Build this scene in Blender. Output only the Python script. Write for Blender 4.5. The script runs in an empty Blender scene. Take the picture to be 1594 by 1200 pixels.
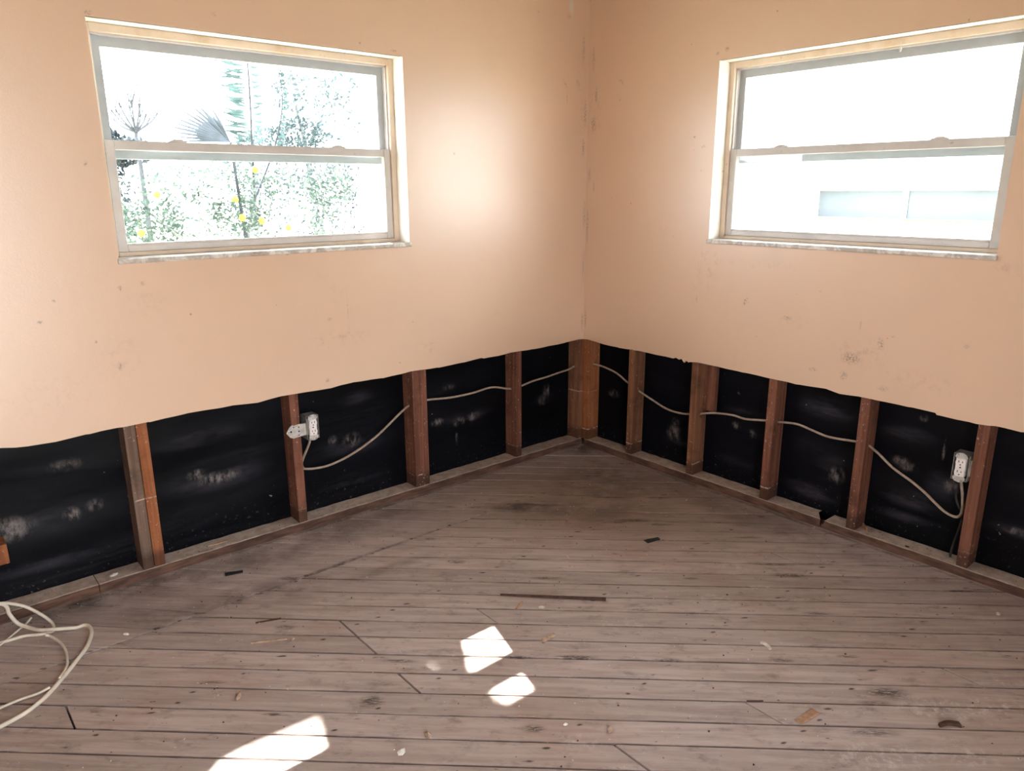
import bpy, bmesh, math, random
from mathutils import Vector, Matrix, Euler
random.seed(7)
C = bpy.context.collection
SC = bpy.context.scene
PI = math.pi

# ---------------------------------------------------------------- camera, sky, sun, exposure
cam_d = bpy.data.cameras.new('camera'); cam = bpy.data.objects.new('camera', cam_d); C.objects.link(cam)
YAW, PITCH, ROLL, FPX = 0.8653, -0.2591, -0.0042, 1153.46
fwd = Vector((math.cos(YAW)*math.cos(PITCH), math.sin(YAW)*math.cos(PITCH), math.sin(PITCH)))
rt = Vector((math.sin(YAW), -math.cos(YAW), 0)); up = rt.cross(fwd)
r2 = math.cos(ROLL)*rt + math.sin(ROLL)*up; u2 = -math.sin(ROLL)*rt + math.cos(ROLL)*up
cam.matrix_world = Matrix((( r2.x, u2.x, -fwd.x, -2.8458), (r2.y, u2.y, -fwd.y, -2.7451), (r2.z, u2.z, -fwd.z, 1.3905), (0, 0, 0, 1)))
cam_d.sensor_fit = 'HORIZONTAL'; cam_d.sensor_width = 36.0; cam_d.lens = 36.0*FPX/1594.0
cam_d.clip_start = 0.02; cam_d.clip_end = 500
SC.camera = cam

SKY = 13.0
SUN = 50.0
world = bpy.data.worlds.new('sky'); SC.world = world; world.use_nodes = True
bg = world.node_tree.nodes['Background']
bg.inputs[0].default_value = (0.90, 0.95, 1.0, 1); bg.inputs[1].default_value = SKY
sun_d = bpy.data.lights.new('sun', 'SUN'); sun_d.energy = SUN; sun_d.angle = math.radians(0.5); sun_d.color = (1.0, 0.93, 0.82)
sun = bpy.data.objects.new('sun', sun_d); C.objects.link(sun)
SUNDIR = Vector((-0.31, -1.0, -1.11)).normalized()
sun.rotation_euler = SUNDIR.to_track_quat('-Z', 'Y').to_euler(); sun.location = (3, 9, 11)
vs = SC.view_settings
vs.view_transform = 'Standard'; vs.look = 'None'; vs.gamma = 1.0; vs.use_curve_mapping = False
vs.exposure = 0.46
SC.cycles.use_denoising = True
SC.cycles.max_bounces = 12; SC.cycles.diffuse_bounces = 8; SC.cycles.transparent_max_bounces = 16
SC.cycles.sample_clamp_indirect = 12.0

def portal(name, loc, rot, sx, sy):
    l = bpy.data.lights.new(name, 'AREA'); l.shape = 'RECTANGLE'; l.size = sx; l.size_y = sy
    l.cycles.is_portal = True
    o = bpy.data.objects.new(name, l); o.location = loc; o.rotation_euler = rot; C.objects.link(o)

# ---------------------------------------------------------------- helpers
def tag(o, label=None, cat=None, group=None, kind=None):
    if label: o['label'] = label
    if cat: o['category'] = cat
    if group: o['group'] = group
    if kind: o['kind'] = kind
    return o

def empty(name, loc=(0, 0, 0), label=None, cat=None, group=None, kind=None):
    o = bpy.data.objects.new(name, None); o.location = loc; o.empty_display_size = 0.1
    C.objects.link(o); return tag(o, label, cat, group, kind)

def link(name, me, mat, parent=None, smooth=False):
    o = bpy.data.objects.new(name, me); C.objects.link(o)
    if mat is not None:
        me.materials.clear(); me.materials.append(mat)
    if smooth:
        for p in me.polygons: p.use_smooth = True
    if parent is not None:
        o.parent = parent
        o.matrix_parent_inverse = Matrix.Translation(parent.location).inverted()   # parents here carry a plain location only
    return o

def from_bm(name, bm, mat, parent=None, smooth=False):
    me = bpy.data.meshes.new(name); bmesh.ops.recalc_face_normals(bm, faces=bm.faces[:]); bm.to_mesh(me); bm.free()
    return link(name, me, mat, parent, smooth)

def add_box(bm, x0, x1, y0, y1, z0, z1):
    vs_ = [bm.verts.new((x, y, z)) for x in (x0, x1) for y in (y0, y1) for z in (z0, z1)]
    for f in ((0, 1, 3, 2), (4, 6, 7, 5), (0, 4, 5, 1), (2, 3, 7, 6), (0, 2, 6, 4), (1, 5, 7, 3)):
        bm.faces.new([vs_[i] for i in f])
    return vs_

def box_bm(x0, x1, y0, y1, z0, z1, bev=0.0, seg=1):
    bm = bmesh.new(); add_box(bm, min(x0, x1), max(x0, x1), min(y0, y1), max(y0, y1), min(z0, z1), max(z0, z1))
    if bev: bmesh.ops.bevel(bm, geom=bm.edges[:], offset=bev, segments=seg, affect='EDGES', profile=0.6)
    return bm

def box(name, b, mat, parent=None, bev=0.0, seg=1):
    return from_bm(name, box_bm(*b, bev, seg), mat, parent)

def prism(bm, poly, axis_fn, h0, h1):
    """poly: list of 2d points; axis_fn(a,b,h)->xyz"""
    a = [bm.verts.new(axis_fn(p[0], p[1], h0)) for p in poly]; b = [bm.verts.new(axis_fn(p[0], p[1], h1)) for p in poly]
    bm.faces.new(a); bm.faces.new(b[::-1])
    n = len(poly)
    for i in range(n): bm.faces.new((a[i], b[i], b[(i+1) % n], a[(i+1) % n]))

def catmull(pts, k=6):
    P = [Vector(p) for p in pts]; P = [2*P[0]-P[1]] + P + [2*P[-1]-P[-2]]
    out = []
    for i in range(1, len(P)-2):
        for j in range(k):
            t = j/k; a, b, c, d = P[i-1], P[i], P[i+1], P[i+2]
            out.append(0.5*((2*b) + (c-a)*t + (2*a-5*b+4*c-d)*t*t + (3*b-a-3*c+d)*t**3))
    out.append(P[-2]); return out

def tube(bm, pts, rad, n=8, flat=1.0):
    pts = [Vector(p) for p in pts]; rings = []
    upv = Vector((0, 0, 1))
    for i, p in enumerate(pts):
        d = (pts[min(i+1, len(pts)-1)] - pts[max(i-1, 0)]).normalized()
        s = d.cross(upv)
        if s.length < 0.05: s = d.cross(Vector((0, 1, 0)))
        s.normalize(); w = s.cross(d)
        r = rad(i/(len(pts)-1)) if callable(rad) else rad
        rings.append([bm.verts.new(p + s*math.cos(2*PI*k/n)*r*flat + w*math.sin(2*PI*k/n)*r) for k in range(n)])
    for a, b in zip(rings, rings[1:]):
        for k in range(n): bm.faces.new((a[k], a[(k+1) % n], b[(k+1) % n], b[k]))
    bm.faces.new(rings[0][::-1]); bm.faces.new(rings[-1])

# ---------------------------------------------------------------- node helpers
class NT:
    def __init__(s, name, rough=0.7, spec=0.3):
        s.m = bpy.data.materials.new(name); s.m.use_nodes = True; s.t = s.m.node_tree; s.n = s.t.nodes
        s.b = s.n['Principled BSDF']; s.b.inputs['Roughness'].default_value = rough
        s.b.inputs['Specular IOR Level'].default_value = spec
        s._pos = None
    def new(s, t, **kw):
        n = s.n.new(t)
        for k, v in kw.items(): setattr(n, k, v)
        return n
    def l(s, a, b): s.t.links.new(a, b); return b
    def pos(s):
        if s._pos is None: s._pos = s.new('ShaderNodeNewGeometry').outputs['Position']
        return s._pos
    def mapping(s, vec, loc=(0, 0, 0), rot=(0, 0, 0), sc=(1, 1, 1), typ='POINT'):
        n = s.new('ShaderNodeMapping', vector_type=typ); s.l(vec, n.inputs[0])
        n.inputs[1].default_value = loc; n.inputs[2].default_value = rot; n.inputs[3].default_value = sc; return n.outputs[0]
    def noise(s, vec, scale, detail=4, rough=0.55, dist=0.0):
        n = s.new('ShaderNodeTexNoise'); s.l(vec, n.inputs['Vector']); n.inputs['Scale'].default_value = scale
        n.inputs['Detail'].default_value = detail; n.inputs['Roughness'].default_value = rough; n.inputs['Distortion'].default_value = dist
        return n.outputs['Fac']
    def math(s, op, a, b=None, clamp=False):
        n = s.new('ShaderNodeMath', operation=op, use_clamp=clamp)
        for i, x in enumerate((a, b)):
            if x is None: continue
            if isinstance(x, (int, float)): n.inputs[i].default_value = x
            else: s.l(x, n.inputs[i])
        return n.outputs[0]
    def ramp(s, fac, lo, hi, o0=0.0, o1=1.0, smooth=True):
        n = s.new('ShaderNodeMapRange', interpolation_type='SMOOTHSTEP' if smooth else 'LINEAR')
        s.l(fac, n.inputs[0])
        n.inputs[1].default_value = lo; n.inputs[2].default_value = hi; n.inputs[3].default_value = o0; n.inputs[4].default_value = o1
        return n.outputs[0]
    def mix(s, fac, a, b, blend='MIX'):
        n = s.new('ShaderNodeMix', data_type='RGBA', blend_type=blend)
        for i, x in ((0, fac), (6, a), (7, b)):
            if isinstance(x, (int, float)): n.inputs[i].default_value = x
            elif isinstance(x, tuple): n.inputs[i].default_value = (*x[:3], 1)
            else: s.l(x, n.inputs[i])
        return n.outputs[2]
    def blob(s, vec, c, rad, rot=0.0, plane='xz'):
        """soft elliptical stain mask in world space; c=(a,b) in the plane"""
        if plane == 'xz': loc, sc, r = (c[0], 0, c[1]), (rad[0], 1e4, rad[1]), (0, rot, 0)
        elif plane == 'yz': loc, sc, r = (0, c[0], c[1]), (1e4, rad[0], rad[1]), (rot, 0, 0)
        else: loc, sc, r = (c[0], c[1], 0), (rad[0], rad[1], 1e4), (0, 0, rot)
        v = s.mapping(vec, loc, r, sc, 'TEXTURE')
        n = s.new('ShaderNodeVectorMath', operation='LENGTH'); s.l(v, n.inputs[0])
        return s.ramp(n.outputs['Value'], 1.0, 0.15)
    def blobs(s, vec, lst, plane):
        acc = None
        for c, rad, rot, st in lst:
            b = s.math('MULTIPLY', s.blob(vec, c, rad, rot, plane), st)
            acc = b if acc is None else s.math('MAXIMUM', acc, b)
        return acc
    def color(s, c): s.l(c, s.b.inputs['Base Color']) if not isinstance(c, tuple) else setattr(s.b.inputs['Base Color'], 'default_value', (*c, 1))
    def bump(s, h, strength=0.3, dist=0.01):
        n = s.new('ShaderNodeBump'); n.inputs['Strength'].default_value = strength; n.inputs['Distance'].default_value = dist
        s.l(h, n.inputs['Height']); s.l(n.outputs[0], s.b.inputs['Normal'])

def plain(name, col, rough=0.6, var=0.0, scale=30.0, metal=0.0, spec=0.3):
    t = NT(name, rough, spec); t.b.inputs['Metallic'].default_value = metal
    if var:
        n = t.noise(t.pos(), scale, 4)
        d = tuple(c*(1-var) for c in col)
        t.color(t.mix(t.ramp(n, 0.35, 0.65), d, col))
    else: t.color(col)
    return t.m

# ---------------------------------------------------------------- materials
PHI, BW, B0 = -0.7513, 0.0894, -2.4102
NV = Vector((math.cos(PHI+PI/2), math.sin(PHI+PI/2))); DV = Vector((math.cos(PHI), math.sin(PHI)))
def paint_mat(name, plane, marks, scuffs):
    t = NT(name, 0.36, 0.95); P = t.pos()
    base = (0.77, 0.552, 0.402)
    c = t.mix(t.ramp(t.noise(P, 1.3, 5, 0.6), 0.3, 0.7), tuple(x*0.955 for x in base), base)
    n2 = t.noise(P, 7, 6, 0.65)
    c = t.mix(t.math('MULTIPLY', t.ramp(n2, 0.60, 0.78), 0.22), c, (0.62, 0.42, 0.30))
    # dark fly specks and nail pops spread all over
    sp = t.ramp(t.noise(P, 42, 2, 0.4), 0.765, 0.80)
    c = t.mix(t.math('MULTIPLY', sp, 0.55), c, (0.20, 0.12, 0.08))
    m = t.math('MULTIPLY', t.blobs(P, marks, plane), t.ramp(t.noise(P, 120, 4, 0.65), 0.42, 0.60))
    c = t.mix(t.math('MULTIPLY', m, 0.7), c, (0.12, 0.065, 0.04))
    m2 = t.math('MULTIPLY', t.blobs(P, scuffs, plane), t.ramp(t.noise(P, 34, 6, 0.72), 0.47, 0.66))
    c = t.mix(t.math('MULTIPLY', m2, 0.6), c, (0.36, 0.22, 0.14))
    if plane == 'xz':
        c = t.mix(t.math('MULTIPLY', t.blob(P, (-.128, 2.225), (.022, .055), 0, 'xz'), 0.9), c, (0.74, 0.70, 0.64))   # bare patched spot
    t.color(c); t.b.inputs['Coat Weight'].default_value = 0.7; t.b.inputs['Coat Roughness'].default_value = 0.33
    h = t.math('ADD', t.math('MULTIPLY', t.noise(P, 170, 3), 0.35), t.math('MULTIPLY', t.noise(P, 9, 5, 0.6), 1.0))
    t.bump(h, 0.16, 0.006)
    return t.m
# marks: ((a, z), (ra, rz), rotation, strength)
def mk(side, s, z, ra, rz, rot=0.0, st=0.8): return ((-s, z), (ra, rz), rot, st)
ML = [mk(0, 2.233, 1.074, .012, .014), mk(0, 2.477, .987, .012, .010), mk(0, 2.282, 1.474, .010, .012), mk(0, 2.214, 1.921, .016, .010, 0, 1),
      mk(0, 2.266, .811, .010, .022), mk(0, 2.327, .904, .008, .008), mk(0, 1.479, .883, .014, .008), mk(0, 1.506, .632, .012, .016),
      mk(0, 1.634, 1.152, .012, .006, 0, 1), mk(0, .142, 2.182, .02, .02, 0, .5), mk(0, .34, 2.172, .008, .008), mk(0, .162, 1.882, .035, .008, .9, .7),
      mk(0, .148, 1.82, .006, .035, 0, .7), mk(0, .074, 1.889, .02, .03, 0, .5), mk(0, .029, 1.59, .014, .06, 0, .8), mk(0, .02, 1.75, .016, .10, 0, .7),
      mk(0, .012, 1.26, .014, .10, 0, .8), mk(0, .012, 1.0, .012, .12, 0, .6), mk(0, .012, .70, .014, .08, 0, .8), mk(0, .834, 1.542, .008, .012),
      mk(0, 1.121, 1.927, .02, .006), mk(0, 1.827, 1.968, .012, .010, 0, .6), mk(0, 1.274, 1.939, .008, .008), mk(0, 2.43, 1.05, .008, .008),
      mk(0, 1.394, .90, .003, .14, 0, .45), mk(0, 2.16, 1.085, .014, .012, 0, .5), mk(0, .04, 2.05, .016, .10, 0, .5)]
SL = [mk(0, 1.44, .80, .20, .05, 0, .5), mk(0, 2.16, 1.02, .10, .06, 0, .35), mk(0, 2.26, .84, .12, .12, 0, .3), mk(0, .615, .815, .035, .02, 0, .45),
      mk(0, 1.44, .99, .06, .06, 0, .35), mk(0, 2.5, .75, .25, .12, 0, .2), mk(0, 1.0, .7, .10, .06, 0, .3), mk(0, .05, 1.8, .06, .4, 0, .3), mk(0, 1.17, 1.55, .03, .3, 0, .25)]
MR = [mk(1, .746, 1.939, .014, .012, 0, 1), mk(1, .792, 1.950, .016, .014, 0, 1), mk(1, .702, 1.567, .018, .010, 0, .8), mk(1, .967, .913, .014, .030, .4, .8),
      mk(1, 1.167, .868, .030, .014, 0, .7), mk(1, 1.45, .745, .050, .032, 0, 1), mk(1, 1.43, .67, .022, .026, 0, .8), mk(1, 1.557, .819, .016, .032, -.3, .9),
      mk(1, 1.301, .673, .026, .012, 0, .7), mk(1, 1.598, .852, .012, .008, 0, .6), mk(1, 1.848, .853, .014, .010, 0, .7), mk(1, .214, 1.882, .03, .010, .6, .7),
      mk(1, .053, 1.836, .012, .05, 0, .9), mk(1, .04, 1.70, .022, .05, 0, .9), mk(1, .05, 1.402, .008, .04, 0, .7), mk(1, .02, 1.46, .012, .06, 0, .5), mk(1, .012, 1.2, .010, .14, 0, .6),
      mk(1, .03, 2.0, .014, .08, 0, .6), mk(1, .716, .90, .006, .03, 0, .5), mk(1, 1.587, .649, .03, .016, 0, .5), mk(1, 1.474, .882, .006, .03, 0, .5), mk(1, .21, 1.80, .008, .012, 0, .8),
      mk(1, .012, .72, .012, .08, 0, .7), mk(1, 1.30, .99, .008, .008, 0, .7)]
SR = [mk(1, .76, 1.05, .10, .16, 0, .4), mk(1, 1.48, .77, .14, .08, 0, .5), mk(1, .7, .92, .04, .08, 0, .35), mk(1, 1.2, .86, .10, .05, 0, .35),
      mk(1, 1.72, .7, .2, .06, 0, .3), mk(1, .05, 1.75, .06, .2, 0, .5), mk(1, 1.93, 1.13, .09, .025, .2, .5), mk(1, 1.0, 1.08, .3, .03, 0, .3)]
M = {}
M['paint_left'] = paint_mat('peach_paint_left', 'xz', ML, SL)
M['paint_right'] = paint_mat('peach_paint_right', 'yz', MR, SR)
def leaf_mat(name, col, var=0.45, scale=5.0, trans=0.55):
    """thin leaf: light passes through from the sunny side"""
    t = NT(name, 0.5, 0.35); c = t.mix(t.ramp(t.noise(t.pos(), scale, 3), 0.35, 0.65), tuple(x*(1-var) for x in col), col); t.color(c)
    tl = t.new('ShaderNodeBsdfTranslucent'); t.l(c, tl.inputs[0]); mx = t.new('ShaderNodeMixShader'); mx.inputs[0].default_value = trans*0.6
    out = [n for n in t.n if n.type == 'OUTPUT_MATERIAL'][0]; t.l(t.b.outputs[0], mx.inputs[1]); t.l(tl.outputs[0], mx.inputs[2]); t.l(mx.outputs[0], out.inputs[0]); return t.m
M['paint_back'] = plain('peach_paint_plain', (0.80, 0.595, 0.452), 0.6, 0.06, 2)
M['ceiling'] = plain('ceiling_boards_tan', (0.30, 0.24, 0.19), 0.8, 0.15, 3)

def wood_mat(name, c0, c1, mud=True, dirt=(0.05, 0.026, 0.018)):
    """rough framing lumber, vertical grain, plaster specks, damp dark foot"""
    t = NT(name, 0.75, 0.2); P = t.pos()
    g = t.noise(t.mapping(P, sc=(55, 55, 2.2)), 1.0, 5, 0.6, 0.4)
    c = t.mix(t.ramp(g, 0.33, 0.67), c0, c1)
    big = t.noise(P, 9, 4, 0.6)
    c = t.mix(t.math('MULTIPLY', t.ramp(big, 0.50, 0.72), 0.55), c, tuple(x*0.45 for x in c0))
    sep = t.new('ShaderNodeSeparateXYZ'); t.l(P, sep.inputs[0]); z = sep.outputs[2]
    foot = t.math('MULTIPLY', t.ramp(t.math('ADD', z, t.math('MULTIPLY', big, 0.03)), 0.135, 0.095), 0.72)
    c = t.mix(foot, c, dirt)
    if mud:
        rnd = t.new('ShaderNodeObjectInfo').outputs['Random']
        sp = t.math('MULTIPLY', t.ramp(t.noise(P, 85, 4, 0.65), 0.60, 0.70), t.ramp(t.noise(P, 11, 3), 0.42, 0.60))
        c = t.mix(t.math('MULTIPLY', sp, 0.8), c, (0.62, 0.50, 0.42))
        wob = t.math('ADD', z, t.math('MULTIPLY', t.noise(P, 14, 2), 0.012))
        for zz, w in ((0.3165, 0.0035), (0.102, 0.004)):
            d = t.math('ABSOLUTE', t.math('SUBTRACT', wob, zz))
            c = t.mix(t.math('MULTIPLY', t.math('MULTIPLY', t.ramp(d, w, w*0.4), t.ramp(t.noise(P, 30, 2), 0.42, 0.56)), t.ramp(t.math('FRACT', t.math('ADD', rnd, zz*3.1)), 0.35, 0.8)), c, (0.50, 0.38, 0.31))
    t.color(c); t.bump(g, 0.35, 0.003); return t.m
M['stud_red'] = wood_mat('stud_red_fir', (0.125, 0.050, 0.033), (0.235, 0.100, 0.064))
M['stud_orange'] = wood_mat('stud_orange_pine', (0.26, 0.088, 0.034), (0.36, 0.14, 0.062))
M['stud_grey'] = wood_mat('stud_grey_weathered', (0.125, 0.080, 0.060), (0.205, 0.138, 0.102))
M['stud_brown'] = wood_mat('stud_brown', (0.150, 0.066, 0.036), (0.26, 0.122, 0.070))
def plate_mat():
    t = NT('bottom_plate_wood', 0.85, 0.15); P = t.pos()
    geo = t.new('ShaderNodeNewGeometry'); sep = t.new('ShaderNodeSeparateXYZ'); t.l(geo.outputs['Normal'], sep.inputs[0])
    g = t.noise(t.mapping(P, sc=(12, 12, 60)), 1.0, 5, 0.6)
    face = t.mix(t.ramp(g, 0.3, 0.7), (0.070, 0.040, 0.030), (0.165, 0.092, 0.066))
    face = t.mix(t.math('MULTIPLY', t.ramp(t.noise(P, 5, 4), 0.45, 0.65), 0.65), face, (0.055, 0.034, 0.028))
    top = t.mix(t.ramp(t.noise(P, 26, 5, 0.65), 0.3, 0.7), (0.37, 0.295, 0.245), (0.54, 0.455, 0.395))
    top = t.mix(t.math('MULTIPLY', t.ramp(t.noise(P, 120, 3), 0.62, 0.70), 0.6), top, (0.14, 0.09, 0.07))
    t.color(t.mix(t.ramp(sep.outputs[2], 0.55, 0.8), face, top))        # plaster dust settled on the upward side
    t.bump(t.noise(P, 60, 4), 0.4, 0.004); return t.m
M['plate'] = plate_mat()

def felt_mat(name, plane, patches, painted_sheen):
    t = NT(name, 0.52, 0.14); P = t.pos()
    ax = (1.3, 1, 5.5) if plane == 'xz' else (1, 1.3, 5.5)
    wv = t.noise(t.mapping(P, sc=ax), 1.0, 3, 0.5, 0.6)
    c = t.mix(t.ramp(t.noise(P, 3, 4), 0.35, 0.7), (0.0016, 0.0017, 0.0030), (0.0034, 0.0036, 0.0065))
    # chalky dust smears
    dust = t.math('MULTIPLY', t.blobs(P, patches, plane), t.ramp(t.noise(t.mapping(P, sc=(1.6, 1.6, 0.8)), 26, 6, 0.7), 0.40, 0.68))
    c = t.mix(t.math('MULTIPLY', dust, 0.9), c, (0.34, 0.30, 0.285))
    sh = t.math('MULTIPLY', t.blobs(P, painted_sheen, plane), t.ramp(t.noise(t.mapping(P, sc=ax), 2.2, 5, 0.65), 0.38, 0.66))
    c = t.mix(sh, c, (0.040, 0.038, 0.050))  # sheen on the felt wrinkles, painted as lighter grey-blue bands
    sep = t.new('ShaderNodeSeparateXYZ'); t.l(P, sep.inputs[0])
    low = t.math('MULTIPLY', t.ramp(sep.outputs[2], 0.20, 0.04), t.ramp(t.noise(P, 75, 4, 0.6), 0.62, 0.70))
    c = t.mix(t.math('MULTIPLY', low, 0.30), c, (0.25, 0.22, 0.21))
    c = t.mix(t.math('MULTIPLY', t.ramp(t.noise(P, 48, 2, 0.5), 0.765, 0.79), 0.5), c, (0.5, 0.47, 0.45))
    t.color(c); t.bump(t.math('ADD', wv, t.math('MULTIPLY', t.noise(P, 22, 4), 0.06)), 0.5, 0.03); return t.m
def pp(s, z, a, b, st=0.9, rot=0.0): return ((-s, z), (a, b), rot, st)
PL = [pp(1.95, .288, .11, .035, .95), pp(2.03, .318, .05, .03, .8), pp(2.655, .285, .10, .055, .9), pp(2.465, .285, .035, .035, .9), pp(2.39, .30, .04, .03, .55),
      pp(2.46, .47, .07, .03, .35), pp(1.36, .31, .06, .045, .55), pp(1.45, .33, .03, .03, .5), pp(.68, .285, .05, .03, .8), pp(.77, .275, .05, .03, .8),
      pp(.90, .30, .05, .025, .6), pp(.177, .325, .035, .05, .6), pp(.20, .28, .05, .04, .4), pp(.82, .46, .05, .02, .35), pp(2.23, .30, .05, .03, .4), pp(.78, .2, .01, .05, .5)]
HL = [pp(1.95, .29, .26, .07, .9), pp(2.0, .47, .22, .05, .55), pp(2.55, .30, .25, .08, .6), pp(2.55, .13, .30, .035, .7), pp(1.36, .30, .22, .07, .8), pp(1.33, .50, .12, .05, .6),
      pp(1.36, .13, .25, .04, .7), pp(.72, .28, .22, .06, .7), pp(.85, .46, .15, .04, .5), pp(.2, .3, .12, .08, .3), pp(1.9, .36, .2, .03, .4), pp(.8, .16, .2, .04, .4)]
PR = [pp(.139, .31, .05, .03, .55), pp(.549, .19, .06, .06, .5), pp(.56, .25, .03, .03, .4), pp(.906, .315, .03, .025, .6), pp(.906, .472, .010, .010, 1), pp(.99, .29, .03, .03, .4),
      pp(1.40, .215, .05, .05, .5), pp(1.643, .345, .05, .03, .55), pp(1.837, .30, .04, .04, .6), pp(1.67, .33, .05, .03, .5), pp(2.063, .20, .05, .018, .8), pp(1.795, .43, .008, .06, .5), pp(1.71, .54, .02, .02, .5)]
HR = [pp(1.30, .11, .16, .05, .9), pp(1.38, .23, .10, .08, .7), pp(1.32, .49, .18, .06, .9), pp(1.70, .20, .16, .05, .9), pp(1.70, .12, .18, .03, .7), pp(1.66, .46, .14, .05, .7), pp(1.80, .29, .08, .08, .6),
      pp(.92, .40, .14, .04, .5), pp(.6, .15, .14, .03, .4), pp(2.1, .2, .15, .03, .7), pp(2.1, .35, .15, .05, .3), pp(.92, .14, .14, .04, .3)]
M['felt_left'] = felt_mat('black_felt_left', 'xz', PL, HL)
M['felt_right'] = felt_mat('black_felt_right', 'yz', PR, HR)

def floor_mat():
    t = NT('old_subfloor_boards', 0.58, 0.32); P = t.pos()
    oi = t.new('ShaderNodeObjectInfo'); rnd = oi.outputs['Random']
    L = t.mapping(P, rot=(0, 0, -PHI))                       # x runs along the boards
    comb = t.new('ShaderNodeCombineXYZ'); t.l(t.math('MULTIPLY', rnd, 37.0), comb.inputs[0]); t.l(t.math('MULTIPLY', rnd, 11.0), comb.inputs[2])
    add = t.new('ShaderNodeVectorMath', operation='ADD'); t.l(L, add.inputs[0]); t.l(comb.outputs[0], add.inputs[1]); Lr = add.outputs[0]
    grain = t.noise(t.mapping(Lr, sc=(4.0, 48, 48)), 1.0, 6, 0.62, 0.5)
    fine = t.noise(t.mapping(Lr, sc=(18, 260, 260)), 1.0, 3, 0.6)
    c = t.mix(t.ramp(grain, 0.30, 0.70), (0.350, 0.281, 0.258), (0.480, 0.404, 0.380))
    tone = t.ramp(rnd, 0.0, 1.0, 0.88, 1.10, False)
    hs = t.new('ShaderNodeHueSaturation'); t.l(c, hs.inputs['Color']); t.l(tone, hs.inputs['Value']); c = hs.outputs[0]
    c = t.mix(t.math('MULTIPLY', t.ramp(fine, 0.55, 0.75), 0.20), c, (0.12, 0.078, 0.062))
    # warm worn zones and grey dusty zones
    c = t.mix(t.math('MULTIPLY', t.ramp(t.noise(P, 1.6, 4, 0.6), 0.50, 0.70), 0.35), c, (0.34, 0.205, 0.145))
    c = t.mix(t.math('MULTIPLY', t.ramp(t.noise(P, 4.5, 6, 0.65), 0.48, 0.70), 0.40), c, (0.42, 0.365, 0.345))
    c = t.mix(t.math('MULTIPLY', t.blob(P, (-.45, -.65), (1.25, .75), -.75, 'xy'), 0.55), c, (0.215, 0.140, 0.098))  # broad browner, darker tint towards the far corner
    # grime along plates and seam, broader darker stretches by the walls and corner
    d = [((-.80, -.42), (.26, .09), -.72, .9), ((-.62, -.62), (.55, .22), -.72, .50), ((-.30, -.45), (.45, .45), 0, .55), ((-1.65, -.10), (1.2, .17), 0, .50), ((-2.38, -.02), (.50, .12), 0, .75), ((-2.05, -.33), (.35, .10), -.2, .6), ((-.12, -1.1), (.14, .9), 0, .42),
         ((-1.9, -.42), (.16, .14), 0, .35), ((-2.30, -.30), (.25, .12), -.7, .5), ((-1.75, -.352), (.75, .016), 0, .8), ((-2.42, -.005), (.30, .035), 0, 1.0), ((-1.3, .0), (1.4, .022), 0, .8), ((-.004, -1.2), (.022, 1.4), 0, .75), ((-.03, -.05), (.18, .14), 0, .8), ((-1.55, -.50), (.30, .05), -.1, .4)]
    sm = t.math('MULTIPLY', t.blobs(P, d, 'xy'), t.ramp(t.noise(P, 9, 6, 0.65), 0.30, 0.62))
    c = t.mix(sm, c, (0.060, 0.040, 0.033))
    # hard black marks, splits and scorched-looking streaks (run with the boards)
    a = PHI
    e = [((-.763, -.409), (.075, .016), a, 1), ((-.72, -.46), (.13, .02), a, .8), ((-.10, -1.98), (.07, .011), a, 1), ((-.03, -2.03), (.05, .007), a, .9), ((-.966, -.279), (.04, .014), a, .8), ((-1.05, -.20), (.05, .014), a, .7),
         ((-.53, -.83), (.10, .018), a, .9), ((-.60, -.80), (.07, .014), a, .8), ((-.47, -.94), (.09, .012), a, .7), ((-.453, -1.525), (.09, .022), a, .8), ((-.43, -1.44), (.12, .010), a, .8), ((-1.99, -1.126), (.05, .035), a, .9),
         ((-1.719, -1.504), (.045, .022), a, .8), ((-.86, -2.053), (.085, .035), a, .85), ((-1.33, -.63), (.05, .022), a, .8), ((-1.15, -.95), (.09, .014), a, .8), ((-1.05, -1.32), (.07, .012), a, .6), ((-1.874, -.325), (.05, .02), a, .7),
         ((-2.02, -.62), (.05, .022), a, .7), ((-1.83, -1.02), (.07, .012), a, .8), ((-1.93, -1.08), (.07, .012), a, .5), ((-1.55, -1.24), (.08, .012), a, .9), ((-1.41, -1.36), (.09, .014), a, .9), ((-1.21, -1.55), (.06, .012), a, .8),
         ((-.95, -1.78), (.05, .014), a, .8), ((-.78, -1.90), (.05, .012), a, .7), ((-.62, -1.72), (.06, .014), a, .7), ((-2.22, -1.00), (.05, .01), a, .8), ((-2.30, -.75), (.06, .012), a, .6), ((-.30, -1.25), (.10, .012), a, .7),
         ((-.42, -.60), (.12, .012), a, .8), ((-.25, -.75), (.10, .012), a, .7), ((-.75, -1.30), (.05, .012), a, .7), ((-1.05, -2.10), (.10, .02), a, .6), ((-.93, -2.05), (.06, .014), a, .6), ((-1.30, -.40), (.04, .018), a, .6)]
    bm_ = t.math('MULTIPLY', t.blobs(P, e, 'xy'), t.ramp(t.noise(t.mapping(L, sc=(1, 4.5, 1)), 42, 4, 0.7), 0.36, 0.56))
    c = t.mix(bm_, c, (0.022, 0.015, 0.013))
    sp_ = t.new('ShaderNodeSeparateXYZ'); t.l(P, sp_.inputs[0]); sq_ = t.new('ShaderNodeSeparateXYZ'); t.l(L, sq_.inputs[0])
    ve = t.math('PINGPONG', t.math('DIVIDE', t.math('SUBTRACT', sq_.outputs[1], B0), BW), 0.5)
    ed = t.math('MULTIPLY', t.ramp(ve, 0.060, 0.012), t.math('LESS_THAN', sp_.outputs[1], -0.3535))
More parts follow.
